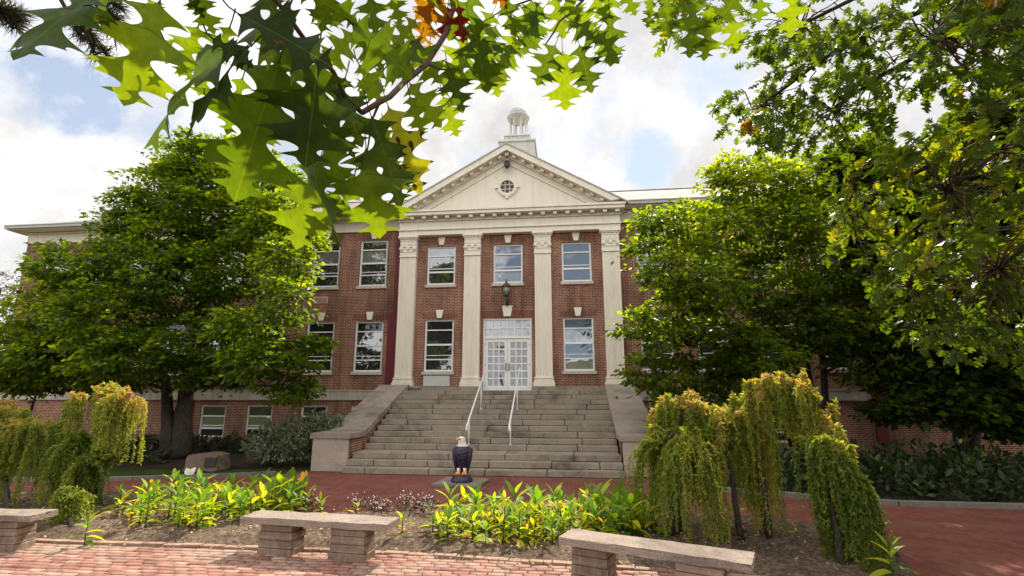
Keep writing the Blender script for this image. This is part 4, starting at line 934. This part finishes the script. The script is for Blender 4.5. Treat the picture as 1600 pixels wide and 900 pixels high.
LV = [ # base px, tip px, depth base, depth tip, width factor, roll degrees, tint (low paints shade, higher backlight, top autumn colour), spots
    ((150, -6), (8, 74), .92, .80, .55, 62, .25, 0), ((250, 2), (192, 165), .92, .90, .92, 8, .72, 0), ((418, 30), (178, 198), .88, .95, .45, 83, .30, 0), ((395, 70), (243, 200), .86, .88, .5, 76, .05, 0),
    ((372, 22), (520, 92), .84, .80, 1.0, -34, .0, 0), ((330, 60), (400, 100), .86, .86, 1.0, -30, .0, 0), ((436, 95), (362, 316), .92, .90, .95, 10, .42, 0), ((497, 96), (478, 262), .88, .86, 1.25, -6, .08, 0), ((560, 168), (440, 190), .93, .9, .85, 30, .12, 0),
    ((572, 232), (588, 374), .97, .96, 1.3, 12, .62, 0), ((475, 195), (505, 392), .90, .88, .36, 70, .22, 0), ((500, 250), (455, 388), 1.02, 1.0, .9, 20, .62, 0), ((580, 182), (637, 322), .99, .98, .85, -28, .14, 0),
    ((606, 165), (664, 305), 1.04, 1.05, .70, -25, .86, 1), ((548, 36), (655, 122), .95, .98, .9, -15, .34, 0), ((552, 50), (505, 105), 1.1, 1.1, 1.0, 20, .75, 0), ((640, 130), (690, 200), 1.25, 1.25, .9, 0, .70, 0), ((700, 104), (722, 176), 1.45, 1.42, 1.0, 10, .20, 0), ((692, 150), (716, 214), 1.5, 1.5, .9, -12, .70, 0),
    ((738, 30), (757, 142), 1.6, 1.55, .95, 10, .25, 0), ((762, 78), (782, 150), 1.62, 1.6, .95, -15, .72, 0), ((868, 70), (838, 132), 1.72, 1.7, 1.1, 8, .22, 0), ((879, 80), (886, 172), 1.74, 1.72, 1.05, -8, .70, 0), ((905, 70), (924, 146), 1.7, 1.68, .95, 18, .12, 0), ((935, 52), (966, 98), 1.75, 1.72, 1.0, 0, .55, 0), ((952, 20), (956, 104), 1.8, 1.78, .9, -20, .28, 0),
    ((680, -10), (655, 66), 1.5, 1.48, .9, 15, .97, 0), ((716, 8), (726, 68), 1.56, 1.55, .8, -30, 1.0, 0), ((706, -22), (648, 30), 1.5, 1.5, .9, 0, .97, 0), ((700, 10), (690, 62), 1.54, 1.5, .8, 30, 1.0, 0), ((672, 64), (668, 92), 1.5, 1.5, .8, 0, .97, 0), ((765, -15), (795, 14), 1.6, 1.6, .8, 20, .98, 0),
    ((610, -15), (626, 40), 1.3, 1.3, 1.0, 10, .60, 0), ((790, -14), (800, 58), 1.6, 1.58, .8, 35, .25, 0), ((806, 44), (792, 92), 1.7, 1.7, 1.0, -10, .74, 0), ((975, -22), (992, 26), 1.8, 1.8, .9, 10, .35, 0),
    ((730, 60), (700, 130), 1.62, 1.6, 1.0, -5, .66, 0), ((655, 62), (620, 120), 1.35, 1.3, .9, 15, .3, 0), ((770, 20), (735, 78), 1.66, 1.6, 1.0, 12, .60, 0), ((830, 0), (842, 66), 1.75, 1.7, 1.0, -14, .55, 0), ((850, 12), (800, 50), 1.75, 1.7, .9, 5, .35, 0), ((900, 8), (925, 60), 1.8, 1.75, 1.0, 10, .68, 0), ((880, -10), (905, 28), 1.8, 1.75, 1.0, -10, .60, 0), ((925, -14), (948, 30), 1.82, 1.8, 1.0, 14, .66, 0),
    ((470, -20), (560, 40), .92, .95, .9, 20, .18, 0), ((400, -30), (452, 50), .88, .86, .9, -30, .10, 0), ((300, -26), (330, 56), .95, .95, .8, 20, .55, 0), ((310, 40), (285, 120), 1.0, 1.0, .8, -20, .70, 0), ((290, -10), (318, 30), .95, .95, .9, 30, .12, 0), ((330, 100), (310, 150), 1.0, 1.0, .8, 0, .65, 0), ((380, 120), (350, 210), .98, .98, .7, 30, .55, 0),
    ((560, 100), (600, 160), 1.05, 1.05, .9, -20, .64, 0), ((540, 120), (515, 190), 1.0, 1.0, .9, 12, .30, 0), ((520, 180), (545, 250), .98, .98, .8, 40, .12, 0), ((600, 200), (620, 262), 1.06, 1.06, .9, 8, .70, 0), ((610, 240), (632, 300), 1.05, 1.05, .8, 30, .40, 0), ((555, 270), (530, 350), 1.0, 1.0, .7, -30, .62, 0), ((530, 300), (490, 360), 1.0, 1.02, .8, 15, .55, 0), ((200, -30), (120, 30), .95, .9, .5, 60, .3, 0), ((225, -20), (250, 50), .95, .95, .6, 50, .6, 0), ((640, 60), (690, 130), 1.4, 1.4, .95, -10, .45, 0), ((820, 60), (786, 96), 1.75, 1.72, .9, 0, .5, 0), ((745, -10), (700, 60), 1.6, 1.55, 1, 10, .35, 0), ((775, 40), (750, 110), 1.66, 1.62, 1, -12, .30, 0), ((800, 70), (770, 130), 1.7, 1.66, .9, 14, .62, 0), ((840, 20), (820, 84), 1.76, 1.72, 1, -8, .28, 0), ((868, -6), (880, 60), 1.78, 1.74, 1, 16, .62, 0), ((890, 30), (940, 70), 1.76, 1.74, .9, -20, .30, 0), ((960, -20), (940, 36), 1.82, 1.8, 1, 0, .6, 0), ((730, 90), (690, 150), 1.5, 1.48, .9, -10, .58, 0), ((650, 30), (610, 80), 1.36, 1.34, .9, 14, .64, 0), ((575, -20), (590, 60), 1.2, 1.2, .9, -20, .25, 0), ((520, -30), (500, 50), 1.0, 1.0, 1, 10, .14, 0), ((640, 150), (660, 210), 1.15, 1.15, .9, 10, .60, 0), ((455, 60), (425, 150), .93, .93, 1, 25, .2, 0), ((360, 40), (330, 110), .96, .97, .9, -35, .58, 0), ((520, 120), (570, 230), 1.0, 1.0, .9, -25, .10, 0), ((430, 160), (400, 235), 1.02, 1.02, .9, 20, .30, 0), ((500, 210), (540, 300), 1.0, .99, .8, 15, .48, 0), ((560, 60), (600, 110), 1.15, 1.15, 1, 0, .25, 0), ((470, 110), (420, 170), .96, .97, 1, -20, .12, 0), ((600, 110), (560, 150), 1.1, 1.1, .9, 20, .62, 0), ((255, 60), (300, 130), 1.02, 1.02, .8, 20, .4, 0),
    ((1020, 4), (1010, 44), 2.6, 2.6, .9, 10, .4, 0), ((1040, -10), (1048, 60), 2.6, 2.6, .9, -10, .3, 0), ((1085, 0), (1075, 92), 2.6, 2.6, .9, 20, .5, 0), ((1110, 10), (1104, 96), 2.6, 2.6, .9, -20, .62, 0), ((1160, -20), (1120, 40), 2.5, 2.5, 1, 0, .15, 0), ((1190, -10), (1185, 36), 2.5, 2.5, 1, 10, .5, 0), ((1240, -10), (1235, 60), 2.6, 2.6, 1, 0, .72, 0), ((1140, 20), (1150, 78), 2.7, 2.7, .9, 10, .66, 0)]
groups = {'leaves': []}
for (bp, tp, db, dt, wf, roll, tn, sp) in LV:
    Pb, Pt = at_d(*bp, db), at_d(*tp, dt); D = Pt-Pb; L_ = np.linalg.norm(D); D /= L_
    view = unit((Pb+Pt)/2-CAM); n0 = -view-D*np.dot(-view, D); n0 /= np.linalg.norm(n0); sd_ = np.cross(D, n0); q = R(roll)
    nn = n0*math.cos(q)+sd_*math.sin(q)
    cl = leaf_cloud(OAK_N, OAK_NF, Pb[None], D[None], nn[None], np.array([L_]), np.array([L_*.84*min(1.3, wf+.12 if abs(roll) < 40 else wf+.2)]), np.array([[tn, sp, 0]]), np.array([random.uniform(.04, .26)]))
    v = cl[0]; a = cl[3]                                   # waviness across the blade
    v += nn[None]*(.085*L_*np.sin(a[:, 0]*8+bp[0]*.37)*np.abs(a[:, 1])*2+.06*L_*np.sin(a[:, 0]*13+bp[1]*.41)*a[:, 1]*2-.34*L_*np.abs(a[:, 1])**1.7)[:, None]
    pet = MB(); pet.tube([Pb+D*.004, Pb-D*L_*.10+np.array([0, 0, .004]), Pb-D*L_*.2+np.array([0, 0, .014])], [.0011, .0010, .0012], 5, 0, False)
    pv = np.array(pet.v); pf = np.array(pet.f)
    V, F, T, U = cat_clouds([(v, cl[1], cl[2], cl[3]), (pv, pf, np.tile([tn, 0, 0], (len(pv), 1)), np.tile([.5, .12, 0], (len(pv), 1)))])
    lf = raw_mesh('red_leaf' if tn > .95 else 'leaf', V, F, M['near_oak'], br, {'tint': T, 'luv': U}, True)
    if tn > .95: lf['label'] = 'red autumn leaf'
    elif sp: lf['label'] = 'yellow leaf with dark spots'
SV = np.array(sv)
for (bp, tp, db, dt, wf, roll, tn, sp) in LV:             # unseen leaves added above the view, towards the sun, to shade the dark ones
    if tn > .44: continue
    c = (at_d(*bp, db)*.45+at_d(*tp, dt)*.55); L_ = np.linalg.norm(at_d(*tp, dt)-at_d(*bp, db))
    for k in range(2):
        P_c = c+SV*(.50+.10*k+.1*rng.random()); P_c = P_c+rng.normal(size=3)*.015
        D_ = unit(rng.normal(size=3)*np.array([1, 1, .2])); nn = unit(SV+rng.normal(size=3)*.25); sz = max(.15, L_*1.15)
        q_ = (P_c-D_*sz*.5)-CAM; zc_ = q_@FW; sx, sy = 800+FPX*(q_@RT)/max(zc_, .01), 450-FPX*(q_@UP)/max(zc_, .01)
        if zc_ > .1 and sy > -60 and -100 < sx < 1700: continue
        cl = leaf_cloud(OAK_N, OAK_NF, (P_c-D_*sz*.5)[None], D_[None], nn[None], np.array([sz]), np.array([sz*1.2]), np.array([[.3, 0, 0]]), np.array([.05])); groups['leaves'].append(cl)
for nm, g_ in groups.items():
    V, F, T, U = cat_clouds(g_); stuff(raw_mesh('shade_leaves', V, F, M['near_oak'], br, {'tint': T, 'luv': U}, True))


# pine branch far up at the top left
pb = thing('pine_branch', 'dark pine branch ends with long needles in the top left corner', 'branch', at_d(60, -30, 7.0))
b = MB(); P = []; D = []
for (x0, y0, x1, y1) in ((-30, -10, 30, 45), (60, -60, 140, 10), (100, -30, 180, 60), (120, -20, 150, 92), (-20, 5, 20, 25), (140, 0, 185, 30), (-40, 20, 28, 32), (110, 10, 175, 96), (90, -10, 130, 60), (130, -20, 190, 12), (-30, 0, 34, 22)):
    a, c = at_d(x0, y0, 7.0), at_d(x1, y1, 7.0); b = MB(); b.tube([a, (a+c)/2+rng.normal(size=3)*.02, c], [.02, .014, .008], 6); b.build('twig', M['twig'], pb)
    for f in np.linspace(.35, 1, 26):
        p = a+(c-a)*f
        for k in range(9): P.append(p); D.append(unit(c-a)*.55+rand_dir(1)[0]*.85)
P, D = np.array(P), np.array(D); n = len(P)
NEED = np.array([(0, .035, 0), (0, -.035, 0), (1, 0, 0)]); v, f, t_, u_ = leaf_cloud(NEED, np.array([(0, 1, 2)]), P, D, rand_dir(n), rng.uniform(.10, .19, n), tint=tint(n, .1, .9))
raw_mesh('needles', v, f, M['pine'], pb, {'tint': t_})

# ------------------------------------------------------------------ weeping conifers
def weeping(label, crest, trunk, n_str, Lr, spread=.16, out=.25, top_brown=.45, needle=.068, group='weeping conifers in the bed', floor=.06, tone=.42):
    """crest: list of (px,py,worldY); strands pour from it"""
    cp = [at_y(*c) for c in crest]; base = at_z(*trunk[0]) if len(trunk[0]) == 2 else at_y(*trunk[0]); base = np.array([base[0], base[1], .03])
    t = thing('weeping_conifer', label, 'conifer', base, group)
    b = MB(); st = [base]+[at_y(*p) for p in trunk[1:]]; pts = []
    for i in range(len(st)-1):
        for f in (0, .33, .66): pts.append(st[i]*(1-f)+st[i+1]*f+rng.normal(size=3)*.012)
    pts.append(st[-1]); b.tube(pts, [.05*(1-.6*i/(len(pts)-1)) for i in range(len(pts))], 8)
    if len(cp) > 1: b.tube([p-np.array([0, 0, .06]) for p in cp], .022, 6)
    seg = [np.linalg.norm(cp[i+1]-cp[i]) for i in range(len(cp)-1)]; cum = np.concatenate([[0], np.cumsum(seg)]) if seg else np.array([0.])
    PP = []; DD = []; TT = []; LL = []
    for k in range(n_str):
        if k % 7 == 0: s0 = rng.uniform(0, cum[-1]) if cum[-1] > 0 else 0; j0 = rng.normal(size=3); a0 = rng.uniform(0, 2*math.pi); o0 = rng.uniform(.25, 1.5); l0 = rng.uniform(0, 1); w0 = rng.normal(0, .10)
        s = np.clip(s0+rng.normal(0, .03), 0, cum[-1]) if cum[-1] > 0 else 0; i = min(np.searchsorted(cum, s, 'right')-1, max(len(cp)-2, 0))
        p0 = cp[i]+(cp[i+1]-cp[i])*((s-cum[i])/seg[i]) if seg else cp[0]
        p0 = p0+(j0+rng.normal(size=3)*.22)*np.array([spread, spread, spread*.6]); a = a0+rng.normal(0, .35); dr = np.array([math.cos(a), math.sin(a), 0])
        ou = out*o0*rng.uniform(.8, 1.2); L_ = Lr[0]+(Lr[1]-Lr[0])*np.clip(l0+rng.normal(0, .12), 0, 1); L_ = min(L_, p0[2]-floor) if p0[2]-floor > .1 else .1
        n = max(5, int(L_/.030)); u_ = np.linspace(0, 1, n); rise = rng.uniform(.0, .07)+(.16 if rng.random() < .10 else 0)
        Q = p0+dr*(ou*(1-np.exp(-4*u_))/(1-math.exp(-4)))[:, None]; Q[:, 2] += rise*np.sin(np.minimum(u_*5, math.pi))-L_*u_**1.25
        Q[:, :2] += (np.sin(u_[:, None]*7+rng.uniform(0, 6, 2))*.018)
        tg = np.gradient(Q, axis=0); tg = unit(tg)
        for r_ in range(3):
            sd_ = rand_dir(n); PP.append(Q+rng.normal(size=(n, 3))*.006); DD.append(unit(tg*.75+sd_*.75)); LL.append(needle*rng.uniform(.6, 1.3, n)*(1.15-.5*u_))
            hgt = top_brown*np.exp(-u_*5.0); TT.append(np.clip(tone+w0+hgt+rng.normal(0, .10, n)+rng.normal(0, .06)+.12*(u_ > .9), 0, 1))
    PP, DD, LL, TT = map(np.concatenate, (PP, DD, LL, TT)); n = len(PP)
    N3 = np.array([(0, .09, 0), (0, -.09, 0), (.5, -.13, .03), (1, 0, 0), (.5, .13, .03)]); v, f, t_, u_ = leaf_cloud(N3, np.array([(0, 1, 2, 3, 4)]), PP, DD, rand_dir(n), LL, LL*1.25, np.stack([TT, TT*0, TT*0], 1))
    b.build('trunk', M['bark'], t); raw_mesh('foliage', v, f, M['larch'], t, {'tint': t_})
weeping('weeping conifer with a flat tan top and loose curtain right of the stairs', [(1020, 652, -11.6), (1045, 632, -11.7), (1085, 626, -11.8), (1108, 640, -11.8)], [(1062, 838), (1060, 720, -11.8), (1065, 640, -11.8)], 210, (.4, 1.5), .11, .16)
weeping('lower sprawling weeping conifer sweeping left under the flat topped one', [(1030, 690, -11.9), (1052, 672, -12.0), (1078, 690, -12.0)], [(1052, 842), (1048, 760, -12.0), (1053, 680, -12.0)], 170, (.5, 1.5), .11, .36, top_brown=.15)
weeping('narrow brownish tuft of weeping conifer between the two tall ones on the right', [(1108, 662, -12.0), (1130, 650, -12.0), (1150, 658, -12.0)], [(1157, 850), (1145, 750, -12.1), (1132, 660, -12.0)], 100, (.25, .85), .09, .15)
weeping('tallest weeping conifer, an arch with short tan fringe on the right', [(1160, 640, -11.9), (1172, 606, -12.0), (1215, 592, -12.0), (1255, 600, -12.0), (1285, 630, -12.0), (1290, 665, -12.2)], [(1205, 852), (1192, 760, -12.1), (1182, 680, -12.0), (1175, 616, -12.0)], 270, (.2, .85), .11, .15)
weeping('tall dark curtain of weeping conifer hanging from the left end of the big arch', [(1158, 640, -11.9), (1170, 626, -11.9), (1190, 640, -12.0)], [(1200, 846), (1185, 760, -12.0), (1172, 640, -11.9)], 140, (1.0, 1.9), .08, .14, top_brown=.25)
weeping('dense dark weeping conifer by the right end of the bed, trailing to the ground', [(1272, 692, -12.9), (1290, 688, -13.0), (1302, 704, -13.0)], [(1318, 893), (1300, 800, -13.0), (1287, 700, -12.9)], 185, (.6, 2.0), .08, .19, top_brown=.22, tone=.28)  # lower tone paints the shade of the trees into its needles
weeping('low sweeping weeping conifer at the far right end of the bed', [(1325, 745, -13.0), (1345, 765, -13.1)], [(1338, 893), (1335, 820, -13.0), (1332, 755, -13.0)], 80, (.5, 1.2), .07, .26, top_brown=.05, tone=.2)
weeping('weeping conifer with pinkish tan mop head behind the left bench', [(135, 622, -11.2), (158, 606, -11.3), (182, 612, -11.3), (200, 632, -11.3)], [(158, 800), (150, 730, -11.2), (160, 620, -11.3)], 260, (.25, 1.15), .12, .24, top_brown=.6)
weeping('low dark weeping conifer mass under the left mop head', [(72, 690, -11.2), (100, 676, -11.2), (135, 690, -11.2), (160, 720, -11.3)], [(110, 812), (108, 760, -11.2), (105, 685, -11.2)], 320, (.5, 1.4), .16, .30, top_brown=.05, tone=.28)
weeping('weeping conifer cut by the left edge of the view', [(-20, 655, -11.0), (10, 645, -11.0), (40, 668, -11.0)], [(15, 810), (10, 740, -11.0), (8, 655, -11.0)], 330, (.5, 1.6), .17, .30, top_brown=.4)
weeping('short weeping conifer spilling onto the mulch beside the left bench', [(95, 775, -12.3), (125, 780, -12.3)], [(112, 838), (110, 800, -12.3), (108, 780, -12.3)], 90, (.2, .5), .12, .28, top_brown=.0)

# ------------------------------------------------------------------ canna lilies
hw = [(0, .02), (.12, .08), (.28, .15), (.45, .17), (.62, .15), (.78, .105), (.90, .055), (1, .0)]
CAN = np.array([(a, k*w_, .35*abs(k)*w_) for a, w_ in hw for k in (-1, 0, 1)]); CAN_F = np.array([(i*3+k, (i+1)*3+k, (i+1)*3+k+1, i*3+k+1) for i in range(7) for k in (0, 1)])
def canna_mesh(h, nl, yellow):
    P = []; D = []; L_ = []; T = []; cu = []; Nn = []
    for i in range(nl):
        f = i/(nl-1); a = i*2.4+rng.uniform(-.4, .4); el = R(2+60*f+rng.uniform(-16, 14)); z = h*(.08+.55*f)
        d = np.array([math.cos(a)*math.cos(el), math.sin(a)*math.cos(el), math.sin(el)])
        P.append((rng.normal(0, .02), rng.normal(0, .02), z)); D.append(d); L_.append(h*rng.uniform(.36, .54)*(1-.12*f)); cu.append(rng.uniform(.15, .75)*(1.25-f)); Nn.append(np.array([-math.cos(a)*math.sin(el), -math.sin(a)*math.sin(el), math.cos(el)])+rng.normal(size=3)*.25)
        T.append(np.clip(rng.normal(yellow+.20*(1-f), .17), 0, 1) if rng.random() > .05 else .95)
    T = np.array(T); n = len(P)
    return leaf_cloud(CAN, CAN_F, np.array(P), np.array(D), np.array(Nn), np.array(L_), tint=np.stack([T, T*0, T*0], 1), curl=np.array(cu))
protos = []
for i in range(9):
    h = (.62, .75, .85, .70, .55, .80, .66, .9, .5)[i]; v, f, t_, u_ = canna_mesh(h, (7, 8, 9, 8, 6, 9, 7, 9, 6)[i], (.46, .36, .33, .52, .62, .40, .30, .44, .55)[i])
    sb = MB(); sb.tube([(0, 0, -.03), (.005, 0, h*.35), (0, .005, h*.7)], [.016, .012, .006], 6)
    protos.append((v, f, t_, sb, h))
pm = {}
def canna(x, y, z, scale, rot, label, group, kind=None):
    i = rng.integers(0, len(protos)) if kind is None else kind; t = thing('canna_lily', label, 'plant', (0, 0, 0), group); WM[t.name] = Matrix()
    if i not in pm:
        a = raw_mesh('leaves', protos[i][0], protos[i][1], M['canna'], None, {'tint': protos[i][2]}, True); s = protos[i][3].build('stem', M['canna']); pm[i] = (a, s)
        a.parent = t; s.parent = t
    else:
        for o in pm[i]: c = o.copy(); C.objects.link(c); c.parent = t
    t.location = (x, y, z); t.rotation_euler = (0, 0, rot); t.scale = (scale,)*3
    return t
def drift(poly, cnt, lo, hi, label, group, gap=.105):
    xs_ = [p[0] for p in poly]; ys_ = [p[1] for p in poly]; done = []; tries = 0
    while len(done) < cnt and tries < 4000:
        tries += 1; x, y = rng.uniform(min(xs_), max(xs_)), rng.uniform(min(ys_), max(ys_))
        if not in_poly(x, y, poly): continue
        p = at_z(x, y, .07)
        if any(math.hypot(p[0]-q[0], p[1]-q[1]) < gap for q in done): continue
        done.append(p); canna(p[0], p[1], .06, rng.uniform(lo, hi), rng.uniform(0, 6.28), label, group)
drift([(168, 815), (180, 790), (240, 775), (470, 778), (480, 800), (400, 812), (330, 828), (230, 832)], 105, .48, .92, 'yellow green canna lily crowded in the left drift behind the middle bench', 'cannas in the left drift')
drift([(660, 835), (690, 815), (770, 806), (1000, 802), (1040, 828), (960, 842), (860, 850), (760, 852), (690, 845)], 140, .48, .90, 'yellow green canna lily crowded in the right drift below the stairs', 'cannas in the right drift')
for (x, y, s, lab) in ((500, 806, .62, 'small canna lily behind the left half of the middle bench'), (556, 806, .6, 'lone upright canna lily behind the centre of the middle bench'), (628, 838, .75, 'thin canna lily at the right end of the middle bench'),
                       (132, 848, .55, 'small orange tinged canna lily beside the left bench'), (1150, 830, .6, 'canna lily standing between the weeping conifers'), (1120, 838, .5, 'low canna lily under the flat topped weeping conifer'), (1395, 905, .62, 'canna lily with an orange leaf in the bottom right corner'),
                       (1245, 840, .5, 'shaded canna lily between the right conifers'), (60, 815, .5, 'yellow canna lily peeping out under the left weeping conifer')):
    p = at_z(x, y, .06); canna(p[0], p[1], .05, s, rng.uniform(0, 6.28), lab, None)
# canna flower spikes
def blossom(px, py, yw, m, label, size=.13, n=5):
    c = at_y(px, py, yw); t = thing('canna_flower', label, 'flower', (c[0], c[1], .06)); b = MB(); b.tube([(c[0], c[1], .06), (c[0]+.01, c[1], c[2]*.6), c], [.008, .006, .005], 6); b.build('stem', M['canna'], t)
    D = unit(rng.normal(size=(n, 3))*(.22 if n < 4 else 1.0)+np.array([0, -.3 if n > 3 else 0, .5])); v, f, t_, u_ = leaf_cloud(CAN, CAN_F, np.tile(c, (n, 1)), D, rand_dir(n), np.full(n, size), np.full(n, size*2.2), tint(n, .2, .8), np.full(n, .4)); raw_mesh('petals', v, f, m, t, {'tint': t_}, True)
blossom(476, 746, -10.6, M['orange_petal'], 'orange yellow canna flower standing above the left drift')
blossom(296, 742, -10.9, M['petal'], 'pale cream canna bud standing above the left drift', .15, 2)

# white flowers on dark foliage
for i, (x, y) in enumerate(((562, 800), (585, 803), (600, 806), (628, 800), (642, 806), (668, 806), (664, 798), (655, 803), (482, 800), (970, 806))):
    p = at_z(x, y, .05); t = thing('white_flower_plant', 'small dark leaved plant with white flowers at the back edge of the bed' if i < 8 else ('dark leaved white flowering plant beside the left canna drift' if i == 8 else 'dark leaved white flowering plant behind the right canna drift'), 'plant', (p[0], p[1], .05), 'white flowering plants')
    k = 90; q = rng.normal(size=(k, 3))*np.array([.09, .09, .06])+np.array([0, 0, .14]); v, f, t_, u_ = leaf_cloud(LEAF3, LEAF3_F, p+q, rand_dir(k), rand_dir(k), rng.uniform(.03, .07, k), tint=tint(k, .1, .9)); raw_mesh('leaves', v, f, M['heuchera'], t, {'tint': t_})
    k = 26; q = rng.normal(size=(k, 3))*np.array([.10, .10, .06])+np.array([0, 0, .21]); v, f, t_, u_ = leaf_cloud(LEAF3, LEAF3_F, p+q, rand_dir(k), rand_dir(k), rng.uniform(.02, .045, k), tint=tint(k, .1, .9)); raw_mesh('blossoms', v, f, M['petal'], t, {'tint': t_})

# ------------------------------------------------------------------ shrubs and ground cover
def shrub(name, label, blobs, m, leaf, cnt, lo, hi, group=None, tmplt=(LEAF, LEAF_F), up=.6):
    cl = []; bx = MB()
    c0 = np.mean([b_[0] for b_ in blobs], 0); t = thing(name, label, 'shrub', (c0[0], c0[1], 0), group)
    for (c, rx, ry, rz) in blobs:
        c = np.array(c); n = int(cnt*(rx*ry+ry*rz+rx*rz)); d = rand_dir(n); d[:, 2] = np.abs(d[:, 2])*1.0-.25; d = unit(d); rr = rng.uniform(.5, 1, n)**.5*(1+.15*np.sin(d[:, 0]*7+c[0])*np.sin(d[:, 1]*6))
        P = c+d*np.array([rx, ry, rz])*rr[:, None]; P[:, 2] = np.maximum(P[:, 2], .03)
        cl.append(leaf_cloud(*tmplt, P, d*.7+rng.normal(size=(n, 3))*.6, unit(d*.6+np.array([0, 0, up])+rng.normal(size=(n, 3))*.4), leaf*rng.uniform(.6, 1.3, n), tint=tint(n, lo, hi)))
        for k in range(6): e = P[rng.integers(0, n)]; bx.tube(limb_path((c[0]+rng.normal()*.1, c[1]+rng.normal()*.1, 0), e, .0, 5, .2), [.016, .013, .010, .007, .004], 5)
    V, F, T, U = cat_clouds(cl); bx.build('stems', M['bark'], t); raw_mesh('foliage', V, F, m, t, {'tint': T}); return t
shrub('grey_green_shrub', 'rounded grey green shrub beside the left stair pier', [((-6.0, -4.9, .75), .85, .75, .75), ((-6.9, -4.9, .6), .75, .7, .7), ((-5.55, -4.6, .95), .6, .6, .65), ((-6.4, -5.2, .35), 1.0, .6, .45), ((-5.15, -4.3, 1.1), .4, .45, .4)], M['shrub'], .13, 620, .1, .9)
shrub('low_hedge', 'low dark green hedge under the basement windows of the left wing', [((x, -1.6+.2*math.sin(x), .2), .9, .8, .42) for x in np.arange(-14.5, -6.9, .95)], M['cover'], .12, 420, .0, .55)
shrub('hosta_clump', 'yellowing broad leaved clump at the foot of the left tree', [(( -11.2, -5.0, .1), .7, .5, .35), ((-12.2, -4.9, .1), .6, .5, .32)], M['cover'], .26, 150, .45, 1.0)
shrub('hosta_clump', 'dark leafy clump between the left mop head conifer and the wall', [((-14.0, -5.4, .1), .9, .6, .4), ((-15.4, -5.2, .1), .9, .6, .4), ((-13.0, -5.6, .1), .7, .5, .3)], M['cover'], .22, 160, .1, .7)
gc_ = shrub('leafy_ground_cover', 'dark bank of broad leaved ground cover behind the right kerb', [((x, y, .12), .85, .75, h) for x, y, h in [(7.2, -7.0, .45), (8.3, -7.5, .5), (9.4, -7.9, .5), (10.5, -7.9, .5), (11.6, -8.0, .5), (12.8, -8.0, .5), (14, -8, .5), (9.0, -6.4, .7), (10.2, -6.5, .75), (11.4, -6.6, .75), (12.6, -6.6, .7), (14, -6.6, .7), (10, -5.2, .8), (11.5, -5.2, .8), (13, -5.2, .8), (15, -5.5, .8), (8.2, -5.6, .6)]], M['cover'], .21, 150, .1, .85)
gc_['kind'] = 'stuff'
shrub('dark_shrub', 'dark shrub behind the flat topped weeping conifer by the right pier', [((6.2, -4.6, .5), .9, .8, .7), ((7.3, -4.3, .5), .9, .8, .7)], M['cover'], .13, 330, .05, .6)

# ------------------------------------------------------------------ litter
n = 4200; x = rng.uniform(-13, 5.8, n); P = []
for xx in x:
    y0, y1 = bed_front(xx)-.15, bed_back(xx)+.1; P.append((xx, rng.uniform(y0, y1), .0))
P = np.array(P); P[:, 2] = np.where([(p[1] > bed_front(p[0])+.35) for p in P], .112, .022)+rng.uniform(0, .012, n)
v, f, t_, u_ = leaf_cloud(LEAF3, LEAF3_F, P, rand_dir(n)*np.array([1, 1, .15]), np.tile([0, 0, 1.], (n, 1))+rng.normal(size=(n, 3))*.3, rng.uniform(.018, .03, n)*rng.choice([1, 1, 1.6, 2.6], n), tint=tint(n, .0, .85))
stuff(raw_mesh('leaf_litter', v, f, M['litter'], None, {'tint': t_}), 'dry leaves and bark chips scattered over the mulch and path edge', 'leaf litter')
n = 260; k = rng.integers(1, 8, n); P = np.array([(rng.uniform(-3.7, 3.8) if rng.random() < .6 else rng.uniform(2, 3.8), step_y(kk)+rng.uniform(.2, .30), kk*RS+.012) for kk in k]); Q = np.stack([rng.uniform(-4, 4, 120), rng.uniform(-6.2, -5.98, 120), np.full(120, .012)], 1); P = np.concatenate([P, Q]); n = len(P)
v, f, t_, u_ = leaf_cloud(LEAF3, LEAF3_F, P, rand_dir(n)*np.array([1, 1, .1]), np.tile([0, 0, 1.], (n, 1))+rng.normal(size=(n, 3))*.3, rng.uniform(.04, .09, n), tint=tint(n, .0, .8))
stuff(raw_mesh('step_litter', v, f, M['litter'], None, {'tint': t_}), 'dry leaves gathered on the stair treads', 'leaf litter')
